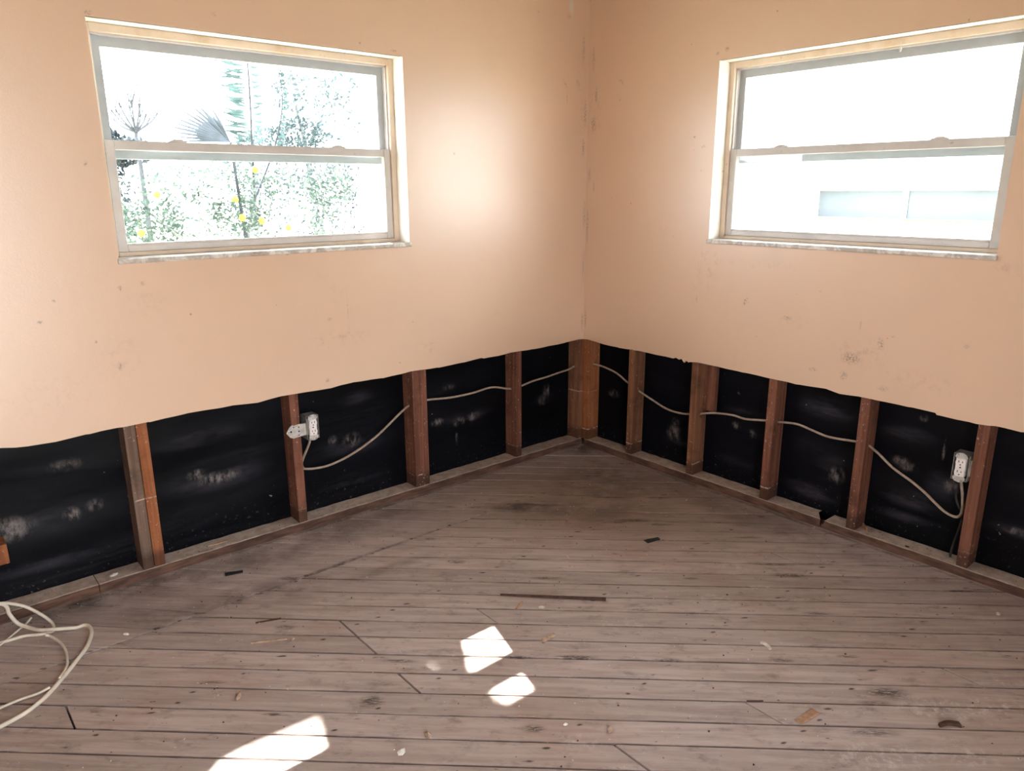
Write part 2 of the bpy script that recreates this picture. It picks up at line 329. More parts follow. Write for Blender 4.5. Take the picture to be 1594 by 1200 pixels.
    ed = t.math('MULTIPLY', ed, t.ramp(t.noise(t.mapping(L, sc=(1, 3, 1)), 5, 4, 0.6), 0.32, 0.62))
    c = t.mix(t.math('MULTIPLY', ed, 0.75), c, (0.075, 0.045, 0.035))     # dirt packed along the board edges
    # nail rust spots in pairs over each joist
    sep = t.new('ShaderNodeSeparateXYZ'); t.l(P, sep.inputs[0]); sl = t.new('ShaderNodeSeparateXYZ'); t.l(L, sl.inputs[0])
    jit = t.math('MULTIPLY', t.math('SUBTRACT', t.noise(P, 6, 2), 0.5), 0.10)
    ja = t.math('PINGPONG', t.math('ADD', t.math('ADD', sep.outputs[1], 0.353), jit), 0.2032)
    v = t.math('FRACT', t.math('ADD', t.math('DIVIDE', t.math('SUBTRACT', sl.outputs[1], B0), BW), 40.0))
    vb = t.math('MULTIPLY', t.math('ABSOLUTE', t.math('SUBTRACT', t.math('ABSOLUTE', t.math('SUBTRACT', v, 0.5)), 0.26)), BW)
    dd = t.math('SQRT', t.math('ADD', t.math('MULTIPLY', ja, ja), t.math('MULTIPLY', t.math('MULTIPLY', vb, vb), 2.2)))
    nail = t.math('MULTIPLY', t.ramp(dd, 0.0095, 0.003), t.ramp(t.noise(P, 17, 2), 0.42, 0.56))
    c = t.mix(t.math('MULTIPLY', nail, 0.9), c, (0.028, 0.019, 0.016))
    # scattered dark pits stretched along the grain, and white plaster specks
    pit = t.ramp(t.noise(t.mapping(Lr, sc=(1, 2.2, 1)), 30, 3, 0.6), 0.695, 0.76)
    c = t.mix(t.math('MULTIPLY', pit, 0.75), c, (0.04, 0.027, 0.022))
    mot = t.ramp(t.noise(t.mapping(Lr, sc=(1, 1.8, 1)), 13, 7, 0.72), 0.52, 0.74)
    c = t.mix(t.math('MULTIPLY', mot, 0.55), c, (0.11, 0.080, 0.070))
    wsp = t.ramp(t.noise(P, 70, 2, 0.5), 0.735, 0.775)
    c = t.mix(t.math('MULTIPLY', wsp, 0.7), c, (0.75, 0.70, 0.66))
    w = [((-.80, -2.20), (.20, .075), a, .95), ((-.70, -2.27), (.16, .06), a, .9), ((-1.12, -2.15), (.20, .07), a, .9), ((-.96, -2.29), (.14, .05), a, .8), ((-1.20, -1.30), (.035, .06), .2, .8), ((-1.14, -1.35), (.03, .05), .2, .7),
         ((-.55, -1.36), (.10, .04), a, .6), ((-.80, -1.45), (.14, .06), a, .5), ((-1.66, -1.62), (.10, .05), a, .5), ((-2.10, -.62), (.06, .03), a, .35), ((-.55, -2.25), (.12, .05), a, .5), ((-.62, -1.50), (.10, .03), a, .5)]
    wm = t.math('MULTIPLY', t.blobs(P, w, 'xy'), t.ramp(t.noise(P, 36, 8, 0.75), 0.47, 0.66))
    c = t.mix(t.math('MULTIPLY', wm, 0.62), c, (0.78, 0.76, 0.75))
    t.color(c)
    t.l(t.ramp(t.noise(P, 6, 4), 0.3, 0.7, 0.48, 0.72), t.b.inputs['Roughness'])
    t.bump(t.math('ADD', grain, t.math('MULTIPLY', fine, 0.4)), 0.28, 0.004); return t.m
M['floor'] = floor_mat()
M['dark_void'] = plain('crawlspace_dark', (0.012, 0.009, 0.008), 0.9)

def vinyl_mat(name, base, stain=True, sp=0.6):
    t = NT(name, 0.42, 0.4); P = t.pos()
    c = t.mix(t.ramp(t.noise(P, 12, 5), 0.35, 0.7), tuple(x*0.92 for x in base), base)
    if stain:
        c = t.mix(t.math('MULTIPLY', t.ramp(t.noise(P, 8, 5, 0.65), 0.50, 0.72), sp), c, (0.52, 0.34, 0.20))
        c = t.mix(t.math('MULTIPLY', t.ramp(t.noise(P, 60, 4, 0.6), 0.66, 0.74), 0.5), c, (0.22, 0.15, 0.10))
    t.color(c); return t.m
M['vinyl'] = vinyl_mat('window_vinyl_white', (0.62, 0.59, 0.58), True, 0.15)
M['frame'] = vinyl_mat('window_frame_stained', (0.70, 0.58, 0.47), True, 0.55)
M['reveal'] = vinyl_mat('window_reveal_white', (0.86, 0.83, 0.76), True, 0.18)
def sill_mat():
    t = NT('marble_sill', 0.4, 0.4); P = t.pos()
    c = t.mix(t.ramp(t.noise(P, 18, 6, 0.7, 0.8), 0.42, 0.60), (0.50, 0.46, 0.42), (0.80, 0.77, 0.73))
    c = t.mix(t.math('MULTIPLY', t.ramp(t.noise(P, 11, 4), 0.55, 0.68), 0.6), c, (0.27, 0.20, 0.15)); t.color(c); return t.m
M['sill'] = sill_mat()
def glass_mat():
    t = NT('window_glass'); nt = t.t; nt.nodes.remove(t.b); out = [n for n in nt.nodes if n.type == 'OUTPUT_MATERIAL'][0]
    lw = t.new('ShaderNodeLayerWeight'); lw.inputs[0].default_value = 0.5
    fac = t.math('ADD', t.math('MULTIPLY', t.math('POWER', lw.outputs['Facing'], 5.0), 0.9), 0.03)
    mx = t.new('ShaderNodeMixShader'); tr = t.new('ShaderNodeBsdfTransparent'); tr.inputs[0].default_value = (0.96, 0.985, 0.985, 1)
    gl = t.new('ShaderNodeBsdfGlossy'); gl.inputs['Roughness'].default_value = 0.02
    t.l(fac, mx.inputs[0]); t.l(tr.outputs[0], mx.inputs[1]); t.l(gl.outputs[0], mx.inputs[2]); t.l(mx.outputs[0], out.inputs[0]); return t.m
M['glass'] = glass_mat()
M['sash_shaded'] = vinyl_mat('upper_sash_shaded', (0.45, 0.485, 0.52), False)  # bluish grey of the backlit upper sash, its shade put into the colour
M['cable'] = plain('beige_cable_jacket', (0.42, 0.33, 0.26), 0.5, 0.25, 40)
M['white_cable'] = plain('cream_cable_jacket', (0.72, 0.66, 0.56), 0.45, 0.12, 30)
M['black_cable'] = plain('black_cable_jacket', (0.03, 0.03, 0.032), 0.45)
M['steel'] = plain('galvanised_steel', (0.55, 0.54, 0.52), 0.42, 0.35, 50, 0.75)
M['steel_light'] = plain('zinc_plate', (0.66, 0.64, 0.61), 0.5, 0.25, 60, 0.35)
M['plastic_white'] = plain('outlet_white_plastic', (0.80, 0.77, 0.76), 0.35)
M['slot'] = plain('slot_dark', (0.03, 0.02, 0.02), 0.7)
M['chip_white'] = plain('plaster_chip', (0.74, 0.70, 0.63), 0.8, 0.25, 90)
M['chip_tan'] = plain('tan_chip', (0.44, 0.31, 0.23), 0.75, 0.35, 90)
M['wood_sliver'] = plain('fresh_wood_sliver', (0.46, 0.27, 0.17), 0.7, 0.3, 60)
M['wood_dark'] = plain('dark_wood_splinter', (0.085, 0.042, 0.028), 0.75, 0.4, 60)
M['scrap_black'] = plain('black_felt_scrap', (0.02, 0.022, 0.02), 0.7, 0.4, 60)
M['twig'] = plain('dark_twig_bark', (0.05, 0.055, 0.062), 0.9, 0.3, 14)
M['trunk'] = plain('tree_bark', (0.15, 0.16, 0.16), 0.9, 0.3, 14)
M['leaf_dark'] = leaf_mat('leaf_dark_green', (0.024, 0.038, 0.046))
M['leaf_mid'] = leaf_mat('leaf_mid_green', (0.044, 0.074, 0.056))
M['leaf_pale'] = leaf_mat('leaf_pale_green', (0.044, 0.072, 0.080))
M['frond'] = leaf_mat('palm_frond', (0.034, 0.066, 0.066))
M['frond_dry'] = leaf_mat('palm_frond_dry', (0.036, 0.046, 0.060))
M['fruit'] = plain('yellow_fruit', (0.65, 0.42, 0.02), 0.45, 0.2, 30)
M['grass'] = plain('sunny_sandy_yard', (0.52, 0.50, 0.42), 0.9, 0.25, 2.5)
M['stucco'] = plain('white_stucco', (0.86, 0.86, 0.85), 0.85, 0.06, 10)
M['siding'] = plain('exterior_siding', (0.62, 0.60, 0.56), 0.8, 0.1, 6)
M['roof'] = plain('roof_shingle', (0.16, 0.15, 0.15), 0.9, 0.3, 12)
M['soffit'] = plain('soffit_white', (0.66, 0.66, 0.64), 0.8)
M['fence'] = plain('grey_fence_board', (0.16, 0.165, 0.17), 0.85, 0.3, 8)
M['dark_glass'] = plain('curtained_window_glass', (0.080, 0.092, 0.102), 0.15, spec=0.3)

# ---------------------------------------------------------------- shell numbers (left wall: y = 0, right wall: x = 0, room on the negative side)
D = 0.0127          # drywall thickness
SD = 0.0889         # stud depth
SH0 = D+SD          # inner face of the felt-covered sheathing
SH1 = SH0+0.035     # outside face
H = 2.44
XB, YB = -3.95, -3.85
WIN = {'L': (1.081, 2.225, 1.171, 1.910), 'R': (0.758, 1.895, 1.171, 1.909)}
def PT(side, s, d, z):   # s along the wall from the corner, d depth behind the drywall face
    return (-s, d, z) if side == 'L' else (d, -s, z)
def sbox(side, s0, s1, d0, d1, z0, z1):
    return (-s1, -s0, d0, d1, z0, z1) if side == 'L' else (d0, d1, -s1, -s0, z0, z1)

# ---------------------------------------------------------------- floor
floor = empty('floor', kind='structure')
def clip(poly, n, c):          # keep n.p <= c
    out = []
    for i in range(len(poly)):
        p, q = poly[i], poly[(i+1) % len(poly)]
        a, b = p.dot(n)-c, q.dot(n)-c
        if a <= 0: out.append(p)
        if a*b < 0: out.append(p + (q-p)*(a/(a-b)))
    return out
def area(poly): return abs(sum(poly[i].x*poly[(i+1) % len(poly)].y - poly[(i+1) % len(poly)].x*poly[i].y for i in range(len(poly))))/2
def inset(poly, d):
    a = sum(poly[i].x*poly[(i+1) % len(poly)].y - poly[(i+1) % len(poly)].x*poly[i].y for i in range(len(poly)))
    if a < 0: poly = poly[::-1]
    res = poly
    for i in range(len(poly)):
        e = poly[(i+1) % len(poly)]-poly[i]
        if e.length < 1e-6: continue
        n = Vector((e.y, -e.x)).normalized()
        res = clip(res, n, n.dot(poly[i])-d)
        if len(res) < 3: return []
    return res
def plank(poly, z, tilt=0.0):
    poly = [p for i, p in enumerate(poly) if (p-poly[i-1]).length > 1e-4]
    if len(poly) < 3 or area(poly) < 4e-4: return
    gap = random.choice((0.0017, 0.0021, 0.0025, 0.0030))
    a = inset(poly, gap); b = inset(poly, gap+0.0010)
    if len(a) < 3 or len(b) != len(a): b = a
    if len(a) < 3: return
    bm = bmesh.new()
    rows = [[bm.verts.new((p.x, p.y, h)) for p in q] for q, h in ((a, -0.019), (a, z-0.0011), (b, z))]
    n = len(a)
    for r0, r1 in zip(rows, rows[1:]):
        for i in range(n): bm.faces.new((r0[i], r0[(i+1) % n], r1[(i+1) % n], r1[i]))
    bm.faces.new(rows[0][::-1]); bm.faces.new(rows[-1])
    from_bm('plank', bm, M['floor'], floor)
def band(i0, i1, rot=0.0, pivot=None):
    n = NV if not rot else Vector((math.cos(PHI+rot+PI/2), math.sin(PHI+rot+PI/2)))
    c0, c1 = B0+i0*BW, B0+i1*BW
    if pivot is not None:
        c0 = n.dot(pivot + NV*(c0-NV.dot(pivot))); c1 = n.dot(pivot + NV*(c1-NV.dot(pivot)))
    return n, c0, c1
room = [Vector((XB-.05, YB-.05)), Vector((0.1, YB-.05)), Vector((0.1, 0.1)), Vector((XB-.05, 0.1))]
X_, Y_ = Vector((1, 0)), Vector((0, 1))
SEAM = -0.3535
butts = {5: [-1.866], 6: [-1.866], 1: [-2.647], 7: [-1.475], 3: [-1.867], 2: [-1.20], 4: [-0.62], 9: [-2.9], 12: [-0.35], 0: [-1.6], -3: [-2.3, -0.9], -6: [-1.9], -9: [-2.8, -1.2], -12: [-2.2]}
for i in range(-34, 31):
    n, c0, c1 = band(i, i+1)
    row = clip(clip(room, n, c1), -n, -c0)
    if len(row) < 3: continue
    if i < 17: row = clip(row, Y_, SEAM)
    if len(row) < 3: continue
    xs = sorted(butts.get(i, []))
    cuts = [-9]+xs+[9]
    for a, b in zip(cuts, cuts[1:]):
        q = clip(clip(row, X_, b), -X_, -a)
        if len(q) >= 3: plank(q, random.uniform(-0.0009, 0.0009))
left = clip(clip(room, -Y_, -SEAM), NV, B0+17*BW)
pv = Vector((-1.9, -.2))
edges = [(-9, 0), (-8, 0), (-7, 0), (-6, 0), (-5, 0), (-4, 0), (-3, 0), (-2, 0), (-1, 0), (0, 0), (1, 0), (1.94, 0), (3.0, 0), (4.05, 0), (4.97, 0), (6.05, -.05), (7.25, -.07), (8.45, -.07), (9.0, -.05), (10.33, -.08), (12.0, -.05), (13.1, -.05), (14.08, -.04), (15.85, -.05), (17.6, 0)]
for (a, ra), (b, rb) in zip(edges, edges[1:]):
    na, ca, _ = band(a, a, ra, pv); nb, cb, _ = band(b, b, rb, pv)
    q = clip(clip(left, nb, cb), -na, -ca)
    if len(q) >= 3: plank(q, random.uniform(-0.0012, 0.0010))
box('subfloor_void', (XB-.1, 0.13, YB-.1, 0.13, -0.06, -0.0205), M['dark_void'], floor)

# ---------------------------------------------------------------- the two walls
walls = {'L': empty('wall_left', kind='structure'), 'R': empty('wall_right', kind='structure')}
EDGE = {'L': [(0, .606), (.042, .608), (.122, .605), (.25, .602), (.374, .601), (.515, .605), (.6, .600), (.686, .601), (.70, .605), (.82, .600), (.957, .598), (1.093, .603), (1.246, .597), (1.388, .604), (1.495, .596), (1.643, .600), (1.711, .601), (1.808, .592), (1.907, .600), (2.065, .602), (2.197, .597), (2.287, .597), (2.387, .595), (2.489, .590), (2.568, .591), (2.641, .603), (2.8, .60), (3.2, .598), (3.95, .60)],
        'R': [(0, .606), (.038, .608), (.127, .601), (.253, .598), (.348, .601), (.427, .602), (.549, .601), (.60, .600), (.615, .606), (.635, .600), (.648, .607), (.664, .590), (.672, .604), (.69, .597), (.734, .604), (.85, .603), (.981, .601), (1.128, .600), (1.235, .597), (1.365, .604), (1.423, .594), (1.507, .599), (1.574, .598), (1.683, .599), (1.78, .596), (1.785, .590), (1.916, .588), (1.975, .593), (2.059, .592), (2.3, .60), (2.8, .597), (3.85, .60)]}
def drywall(side):
    s0, s1, z0, z1 = WIN[side]; E = EDGE[side]; smax = E[-1][0]
    bm = bmesh.new()
    def quad_strip(pts_lo, pts_hi):
        # solid strip between two polylines (same s values), thickness D
        vv = {}
        def v(s, z, d):
            k = (round(s, 5), round(z, 5), d)
            if k not in vv: vv[k] = bm.verts.new(PT(side, s, d, z))
            return vv[k]
        for (a, za), (b, zb), (_, Za), (_, Zb) in zip(pts_lo, pts_lo[1:], pts_hi, pts_hi[1:]):
            for d in (0.0, D): bm.faces.new((v(a, za, d), v(b, zb, d), v(b, Zb, d), v(a, Za, d)))
            bm.faces.new((v(a, za, 0.0), v(b, zb, 0.0), v(b, zb, D), v(a, za, D)))
            bm.faces.new((v(a, Za, 0.0), v(b, Zb, 0.0), v(b, Zb, D), v(a, Za, D)))
    def zat(s):
        for (a, za), (b, zb) in zip(E, E[1:]):
            if a <= s <= b: return za + (zb-za)*(s-a)/(b-a)
        return 0.6
    S = sorted(set(round(x, 4) for x in [e[0] for e in E]+[s0, s1]+[0.05*k for k in range(1, int(smax/0.05))]))
    rnd = random.Random(3)
    lo = [(s, zat(s)+(rnd.uniform(-.0012, .0012))) for s in S]
    quad_strip(lo, [(s, z0) for s in S])
    quad_strip([(s, z1) for s in S], [(s, H) for s in S])
    for sel in ([s for s in S if s <= s0], [s for s in S if s >= s1]):
        quad_strip([(s, z0) for s in sel], [(s, z1) for s in sel])
    bmesh.ops.remove_doubles(bm, verts=bm.verts[:], dist=1e-5)
    return from_bm('drywall', bm, M['paint_left' if side == 'L' else 'paint_right'], walls[side])
for k in 'LR': drywall(k)

def sheathing(side):
    s0, s1, z0, z1 = WIN[side]; smax = 3.95; r = 0.055
    mat = M['felt_left' if side == 'L' else 'felt_right']
    # felt-faced boards: inner skin with gentle buckles, then the siding outside
    bm = bmesh.new(); rnd = random.Random(11 if side == 'L' else 12)
    ns, nz = 150, 36
    ph = [rnd.uniform(0, 6.28) for _ in range(6)]
    grid = []
    for i in range(ns+1):
        row = []
        s = -0.08 + (smax+0.08)*i/ns
        for j in range(nz+1):
            z = -0.02 + (z0-r+0.02)*j/nz
            d = SH0 - 0.0035*(math.sin(z*21+ph[0]+1.3*math.sin(s*2.1+ph[1])) + 0.7*math.sin(z*37+s*5+ph[2]) + 0.6*math.sin(s*9+z*8+ph[3])) + 0.002
            row.append(bm.verts.new(PT(side, s, max(SH0-0.006, d), z)))
        grid.append(row)
    for i in range(ns):
        for j in range(nz): bm.faces.new((grid[i][j], grid[i+1][j], grid[i+1][j+1], grid[i][j+1]))
    o = from_bm('black_felt', bm, mat, walls[side], True)
    bm = bmesh.new()
    for b in ((-SH1, smax, SH0+.012, SH1, -0.45, z0-r), (-SH1, smax, SH0+.012, SH1, z1+r, 2.5), (-SH1, s0-r, SH0+.012, SH1, z0-r, z1+r), (s1+r, smax, SH0+.012, SH1, z0-r, z1+r)):
        add_box(bm, *sbox(side, *b))
    from_bm('siding', bm, M['siding'], walls[side])
for k in 'LR': sheathing(k)

def stud(side, s0, s1, mat, hole=None, label=None, z0=0.0385, z1=1.13, d0=D, d1=SH0-.004, notch=None):
    bm = box_bm(*sbox(side, s0, s1, d0, d1, z0, z1), 0.0022, 2)
    o = from_bm('stud', bm, M[mat], walls[side])
    if hole:
        d, z, r = hole
        cb = bmesh.new(); mtx = Matrix.Translation(PT(side, (s0+s1)/2, d, z)) @ (Matrix.Rotation(PI/2, 4, 'Y') if side == 'L' else Matrix.Rotation(PI/2, 4, 'X'))
        bmesh.ops.create_cone(cb, cap_ends=True, segments=20, radius1=r, radius2=r, depth=0.2, matrix=mtx)
        me = bpy.data.meshes.new('drill'); cb.to_mesh(me); cb.free(); co = bpy.data.objects.new('drill', me); C.objects.link(co)
        md = o.modifiers.new('hole', 'BOOLEAN'); md.object = co; md.operation = 'DIFFERENCE'; md.solver = 'EXACT'
        bpy.context.view_layer.update()
        ev = o.evaluated_get(bpy.context.evaluated_depsgraph_get()); nm = bpy.data.meshes.new_from_object(ev)
        o.modifiers.clear(); o.data = nm; nm.materials.clear(); nm.materials.append(M[mat])
        bpy.data.objects.remove(co); bpy.data.meshes.remove(me)
    if label: o['label'] = label
    return o
W = 0.0381; MD = D+0.045
# left wall, counted from the corner
stud('L', -D, .014, 'stud_brown', (MD, .447, .014))
stud('L', .432, .432+W, 'stud_red', (MD, .397, .012))
stud('L', 1.012, 1.012+.0375, 'stud_red', (MD, .432, .013)); stud('L', 1.0505, 1.088, 'stud_red', (MD, .432, .013))
stud('L', 1.634, 1.634+W, 'stud_red')
stud('L', 2.205, 2.2425, 'stud_orange', None, 'bright orange face of a doubled stud'); stud('L', 2.2445, 2.282, 'stud_grey', None, 'greyish weathered face of a doubled stud')
stud('L', 2.86, 2.90, 'stud_red'); stud('L', 3.43, 3.47, 'stud_red')
# right wall
stud('R', -D, .034, 'stud_orange', (MD, .461, .014))
stud('R', .314, .314+W, 'stud_brown', (MD, .395, .013))
stud('R', .702, .702+W, 'stud_brown', (MD, .336, .013))
stud('R', 1.105, 1.105+W, 'stud_red', (MD, .395, .013))
stud('R', 1.503, 1.503+W, 'stud_red', (MD, .397, .014))
stud('R', 1.919, 1.919+W, 'stud_red')
stud('R', 2.32, 2.36, 'stud_red'); stud('R', 2.95, 2.99, 'stud_red')
bm = box_bm(D+.0005, SH0-.004, D+.0005, SH0-.004, .0385, 1.13); from_bm('post_block', bm, M['stud_brown'], walls['R'])
# scrap of sheathing nailed behind the second stud, upper half
box('cleat', sbox('R', .741, .80, SH0-.032, SH0-.007, .36, 1.1), M['stud_red'], walls['R'], 0.002)
# short piece of blocking showing at the left edge
box('blocking', sbox('L', 2.672, 2.86, D+.002, SH0-.006, .205, .274), M['stud_orange'], walls['L'], 0.002)

def plate(side, s0, s1, z0=0.0, z1=0.038, d0=D-.001, d1=SH0-.004, broken=None, skew=0.0):
    """bottom plate board; broken='hi' gives a snapped slanting end"""
    bm = bmesh.new(); rnd = random.Random(int(s0*1000))
    n = max(2, int((s1-s0)/0.035)); secs = []
    for i in range(n+1):
        s = s0+(s1-s0)*i/n
        f = rnd.uniform(-.0012, .0012); e = rnd.uniform(-.0015, .0010)
        row = []
        for d, z in ((d0, z0), (d1, z0), (d1, z1+e), (d0+.0025, z1+f), (d0, z1-.0025+f)):
            ss = s
            if broken and i == n: ss = s + (d-d0)/(d1-d0)*broken
            row.append(bm.verts.new(PT(side, ss, d+(skew*i/n), z)))
        secs.append(row)
    for a, b in zip(secs, secs[1:]):
        for k in range(5): bm.faces.new((a[k], a[(k+1) % 5], b[(k+1) % 5], b[k]))
    bm.faces.new(secs[0]); bm.faces.new(secs[-1][::-1])
    return from_bm('bottom_plate', bm, M['plate'], walls[side])
plate('L', -D, 2.43); plate('L', 2.4325, 3.95)
plate('R', D, .70); plate('R', .702, 1.395, broken=-.055); plate('R', 1.415, 3.85, z1=.0365)
# ragged rotted edge where the plate is missing its back
bm = bmesh.new()
prism(bm, [(1.402, D), (1.47, D), (1.49, .05), (1.46, .047), (1.45, .056), (1.435, .045), (1.42, .04), (1.41, .022)], lambda a, b, h: PT('R', a, b, h), .0, .018)
from_bm('plate_splinter', bm, M['plate'], walls['R'])

# back walls and ceiling, roof
back = empty('wall_back', kind='structure'); side_w = empty('wall_side', kind='structure')
DX = (-3.2, -2.35, 0.0, 2.03)     # sliding door opening behind the camera
DY = (-3.3, -1.7, 0.0, 2.08)
bm = bmesh.new()
for b in ((XB-.12, DX[0], YB-.12, YB, -.05, H), (DX[1], .12, YB-.12, YB, -.05, H), (DX[0], DX[1], YB-.12, YB, DX[3], H)): add_box(bm, *b)
from_bm('drywall', bm, M['paint_back'], back)
bm = bmesh.new()
for b in ((XB-.12, XB, YB, .12, -.05, H),): add_box(bm, *b)
from_bm('drywall', bm, M['paint_back'], side_w)
ceil = box('ceiling', (XB-.12, .12, YB-.12, .12, H, H+.03), M['ceiling']); ceil['kind'] = 'structure'
roof = empty('roof', kind='structure')
EV = 0.52; EZ = 2.26
bm = bmesh.new(); o0, o1 = .0, SH1+EV
inner = [(XB-.15, YB-.15), (SH1, YB-.15), (SH1, SH1), (XB-.15, SH1)]; outer = [(XB-.15-EV, YB-.15-EV), (o1, YB-.15-EV), (o1, o1), (XB-.15-EV, o1)]
def V(p, z): return bm.verts.new((p[0], p[1], z))
iv = [V(p, 2.52) for p in inner]; ov = [V(p, EZ) for p in outer]; iu = [V(p, 2.60) for p in inner]; ou = [V(p, EZ+.09) for p in outer]
for k in range(4):
    j = (k+1) % 4
    bm.faces.new((iv[k], iv[j], ov[j], ov[k])); bm.faces.new((iu[k], ou[k], ou[j], iu[j])); bm.faces.new((ov[k], ov[j], ou[j], ou[k]))
bm.faces.new(iu); bm.faces.new(iv[::-1])
from_bm('roof_deck', bm, M['roof'], roof)

# ---------------------------------------------------------------- windows
def window(side, name, label):
    s0, s1, z0, z1 = WIN[side]
    root = empty(name, PT(side, (s0+s1)/2, .08, z0), kind='structure')
    def bx(nm, b, mat, parent=root, bev=0.0, seg=1): 
        bm = box_bm(*sbox(side, *b), bev, seg)
        o = from_bm(nm, bm, M[mat], None)
        o.parent = parent
        inv = Matrix.Translation(root.location).inverted()
        o.matrix_parent_inverse = inv if parent is root else Matrix.Identity(4)
        return o
    # painted returns
    r = 0.012; R1 = SH1
    bx('side_return', (s0-r, s0, .0015, .082, z0, z1), 'reveal'); bx('side_return', (s1, s1+r, .0015, .082, z0, z1), 'reveal')
    bx('head_return', (s0-r, s1+r, .0015, .082, z1, z1+r), 'reveal')
    # outer casing that closes the cavity
    c = .054
    for b in ((s0-c, s0, .083, R1, z0-c, z1+c), (s1, s1+c, .083, R1, z0-c, z1+c), (s0, s1, .083, R1, z1, z1+c), (s0, s1, .083, R1, z0-c, z0)): bx('casing', b, 'stud_brown')
    sl = bx('sill', (s0-.004, s1+.004, -.013, .083, z0-.017, z0), 'sill', root, .0035, 2)
    # vinyl frame (stained), face at .080
    f = .023
    for b in ((s0, s0+f, .080, .150, z0, z1), (s1-f, s1, .080, .150, z0, z1), (s0+f, s1-f, .080, .150, z1-.026, z1), (s0+f, s1-f, .080, .150, z0, z0+.014)): bx('frame_member', b, 'frame', root, .0018)
    # narrow white inner stop of the frame
    q = .006
    for b in ((s0+f, s0+f+q, .094, .146, z0+.014, z1-.026), (s1-f-q, s1-f, .094, .146, z0+.014, z1-.026), (s0+f, s1-f, .094, .146, z1-.032, z1-.026)): bx('frame_stop', b, 'vinyl', root)
    a0, a1 = s0+f+.001, s1-f-.001
    zm = 1.554
    # lower sash, inner track
    lower = bx('lower_sash', (a0, a0+.031, .088, .112, z0+.0145, zm), 'vinyl', root, .002)
    me = lower.data; bm = bmesh.new(); bm.from_mesh(me)
    for b in ((a1-.031, a1, .088, .112, z0+.0145, zm), (a0+.031, a1-.031, .088, .112, zm-.031, zm), (a0+.031, a1-.031, .088, .112, z0+.0145, z0+.0365)):
        b2 = box_bm(*sbox(side, *b), .002); tmp = bpy.data.meshes.new('t'); b2.to_mesh(tmp); b2.free(); bm.from_mesh(tmp); bpy.data.meshes.remove(tmp)
    # glazing bead
    for b in ((a0+.031, a1-.031, .092, .108, z0+.0365, z0+.043),): add_box(bm, *sbox(side, *b))
    bm.to_mesh(me); bm.free()
    def sub(nm, bm, mat, par): 
        o = from_bm(nm, bm, M[mat]); o.parent = par; o.matrix_parent_inverse = Matrix.Identity(4); return o
    # children of a sash are built in world space; the sash itself sits at world identity
    sub('pane', box_bm(*sbox(side, a0+.030, a1-.030, .099, .102, z0+.036, zm-.030)), 'glass', lower)
    for sc_ in ((s0+.262, s1-.262)):
        bm = bmesh.new()
        prism(bm, [(-.030, 0), (-.030, .004), (-.018, .006), (-.014, .0095), (.014, .0095), (.018, .006), (.030, .004), (.030, 0)], lambda a, b, h: PT(side, sc_+a, h, zm+b), .090, .110)
        sub('sash_lock', bm, 'vinyl', lower)
    # upper sash, outer track
    b2 = bmesh.new()
    u0, u1 = a0+.001, a1-.001
    for b in ((u0, u0+.032, .118, .142, 1.495, z1-.030), (u1-.032, u1, .118, .142, 1.495, z1-.030), (u0+.032, u1-.032, .118, .142, z1-.064, z1-.030), (u0+.032, u1-.032, .118, .142, 1.495, 1.532), (u0+.026, u1-.026, .116, .118, 1.508, 1.512), (u0+.026, u1-.026, .116, .118, 1.520, 1.523)):
        add_box(b2, *sbox(side, *b))
    upper = from_bm('upper_sash', b2, M['sash_shaded']); upper.parent = root; upper.matrix_parent_inverse = Matrix.Translation(root.location).inverted()
    sub('pane', box_bm(*sbox(side, u0+.025, u1-.025, .129, .132, 1.531, z1-.063)), 'glass', upper)
    if side == 'R':   # little hook left over from a blind
        bm = bmesh.new(); tube(bm, [PT(side, 1.466, .078, 1.893), PT(side, 1.466, .074, 1.885), PT(side, 1.466, .074, 1.874)], .0016, 6)
        tube(bm, [PT(side, 1.466, .074, 1.876), PT(side, 1.466, .074, 1.870), PT(side, 1.466, .074, 1.860)], lambda t: .0035+.0025*math.sin(t*PI), 8)
        o = from_bm('blind_hook', bm, M['vinyl']); o.parent = root; o.matrix_parent_inverse = Matrix.Translation(root.location).inverted()
    return root
window('L', 'window_1', '')
window('R', 'window_2', '')
portal('portal_1', (-1.653, .16, 1.54), (-PI/2, 0, 0), 1.14, .74)
portal('portal_2', (.16, -1.326, 1.54), (0, PI/2, 0), .74, 1.14)
portal('portal_3', ((DX[0]+DX[1])/2, YB-.06, 1.04), (PI/2, 0, 0), DX[1]-DX[0], 2.08)
#portal('portal_4', (XB-.06, (DY[0]+DY[1])/2, 1.04), (0, -PI/2, 0), 2.08, DY[1]-DY[0])

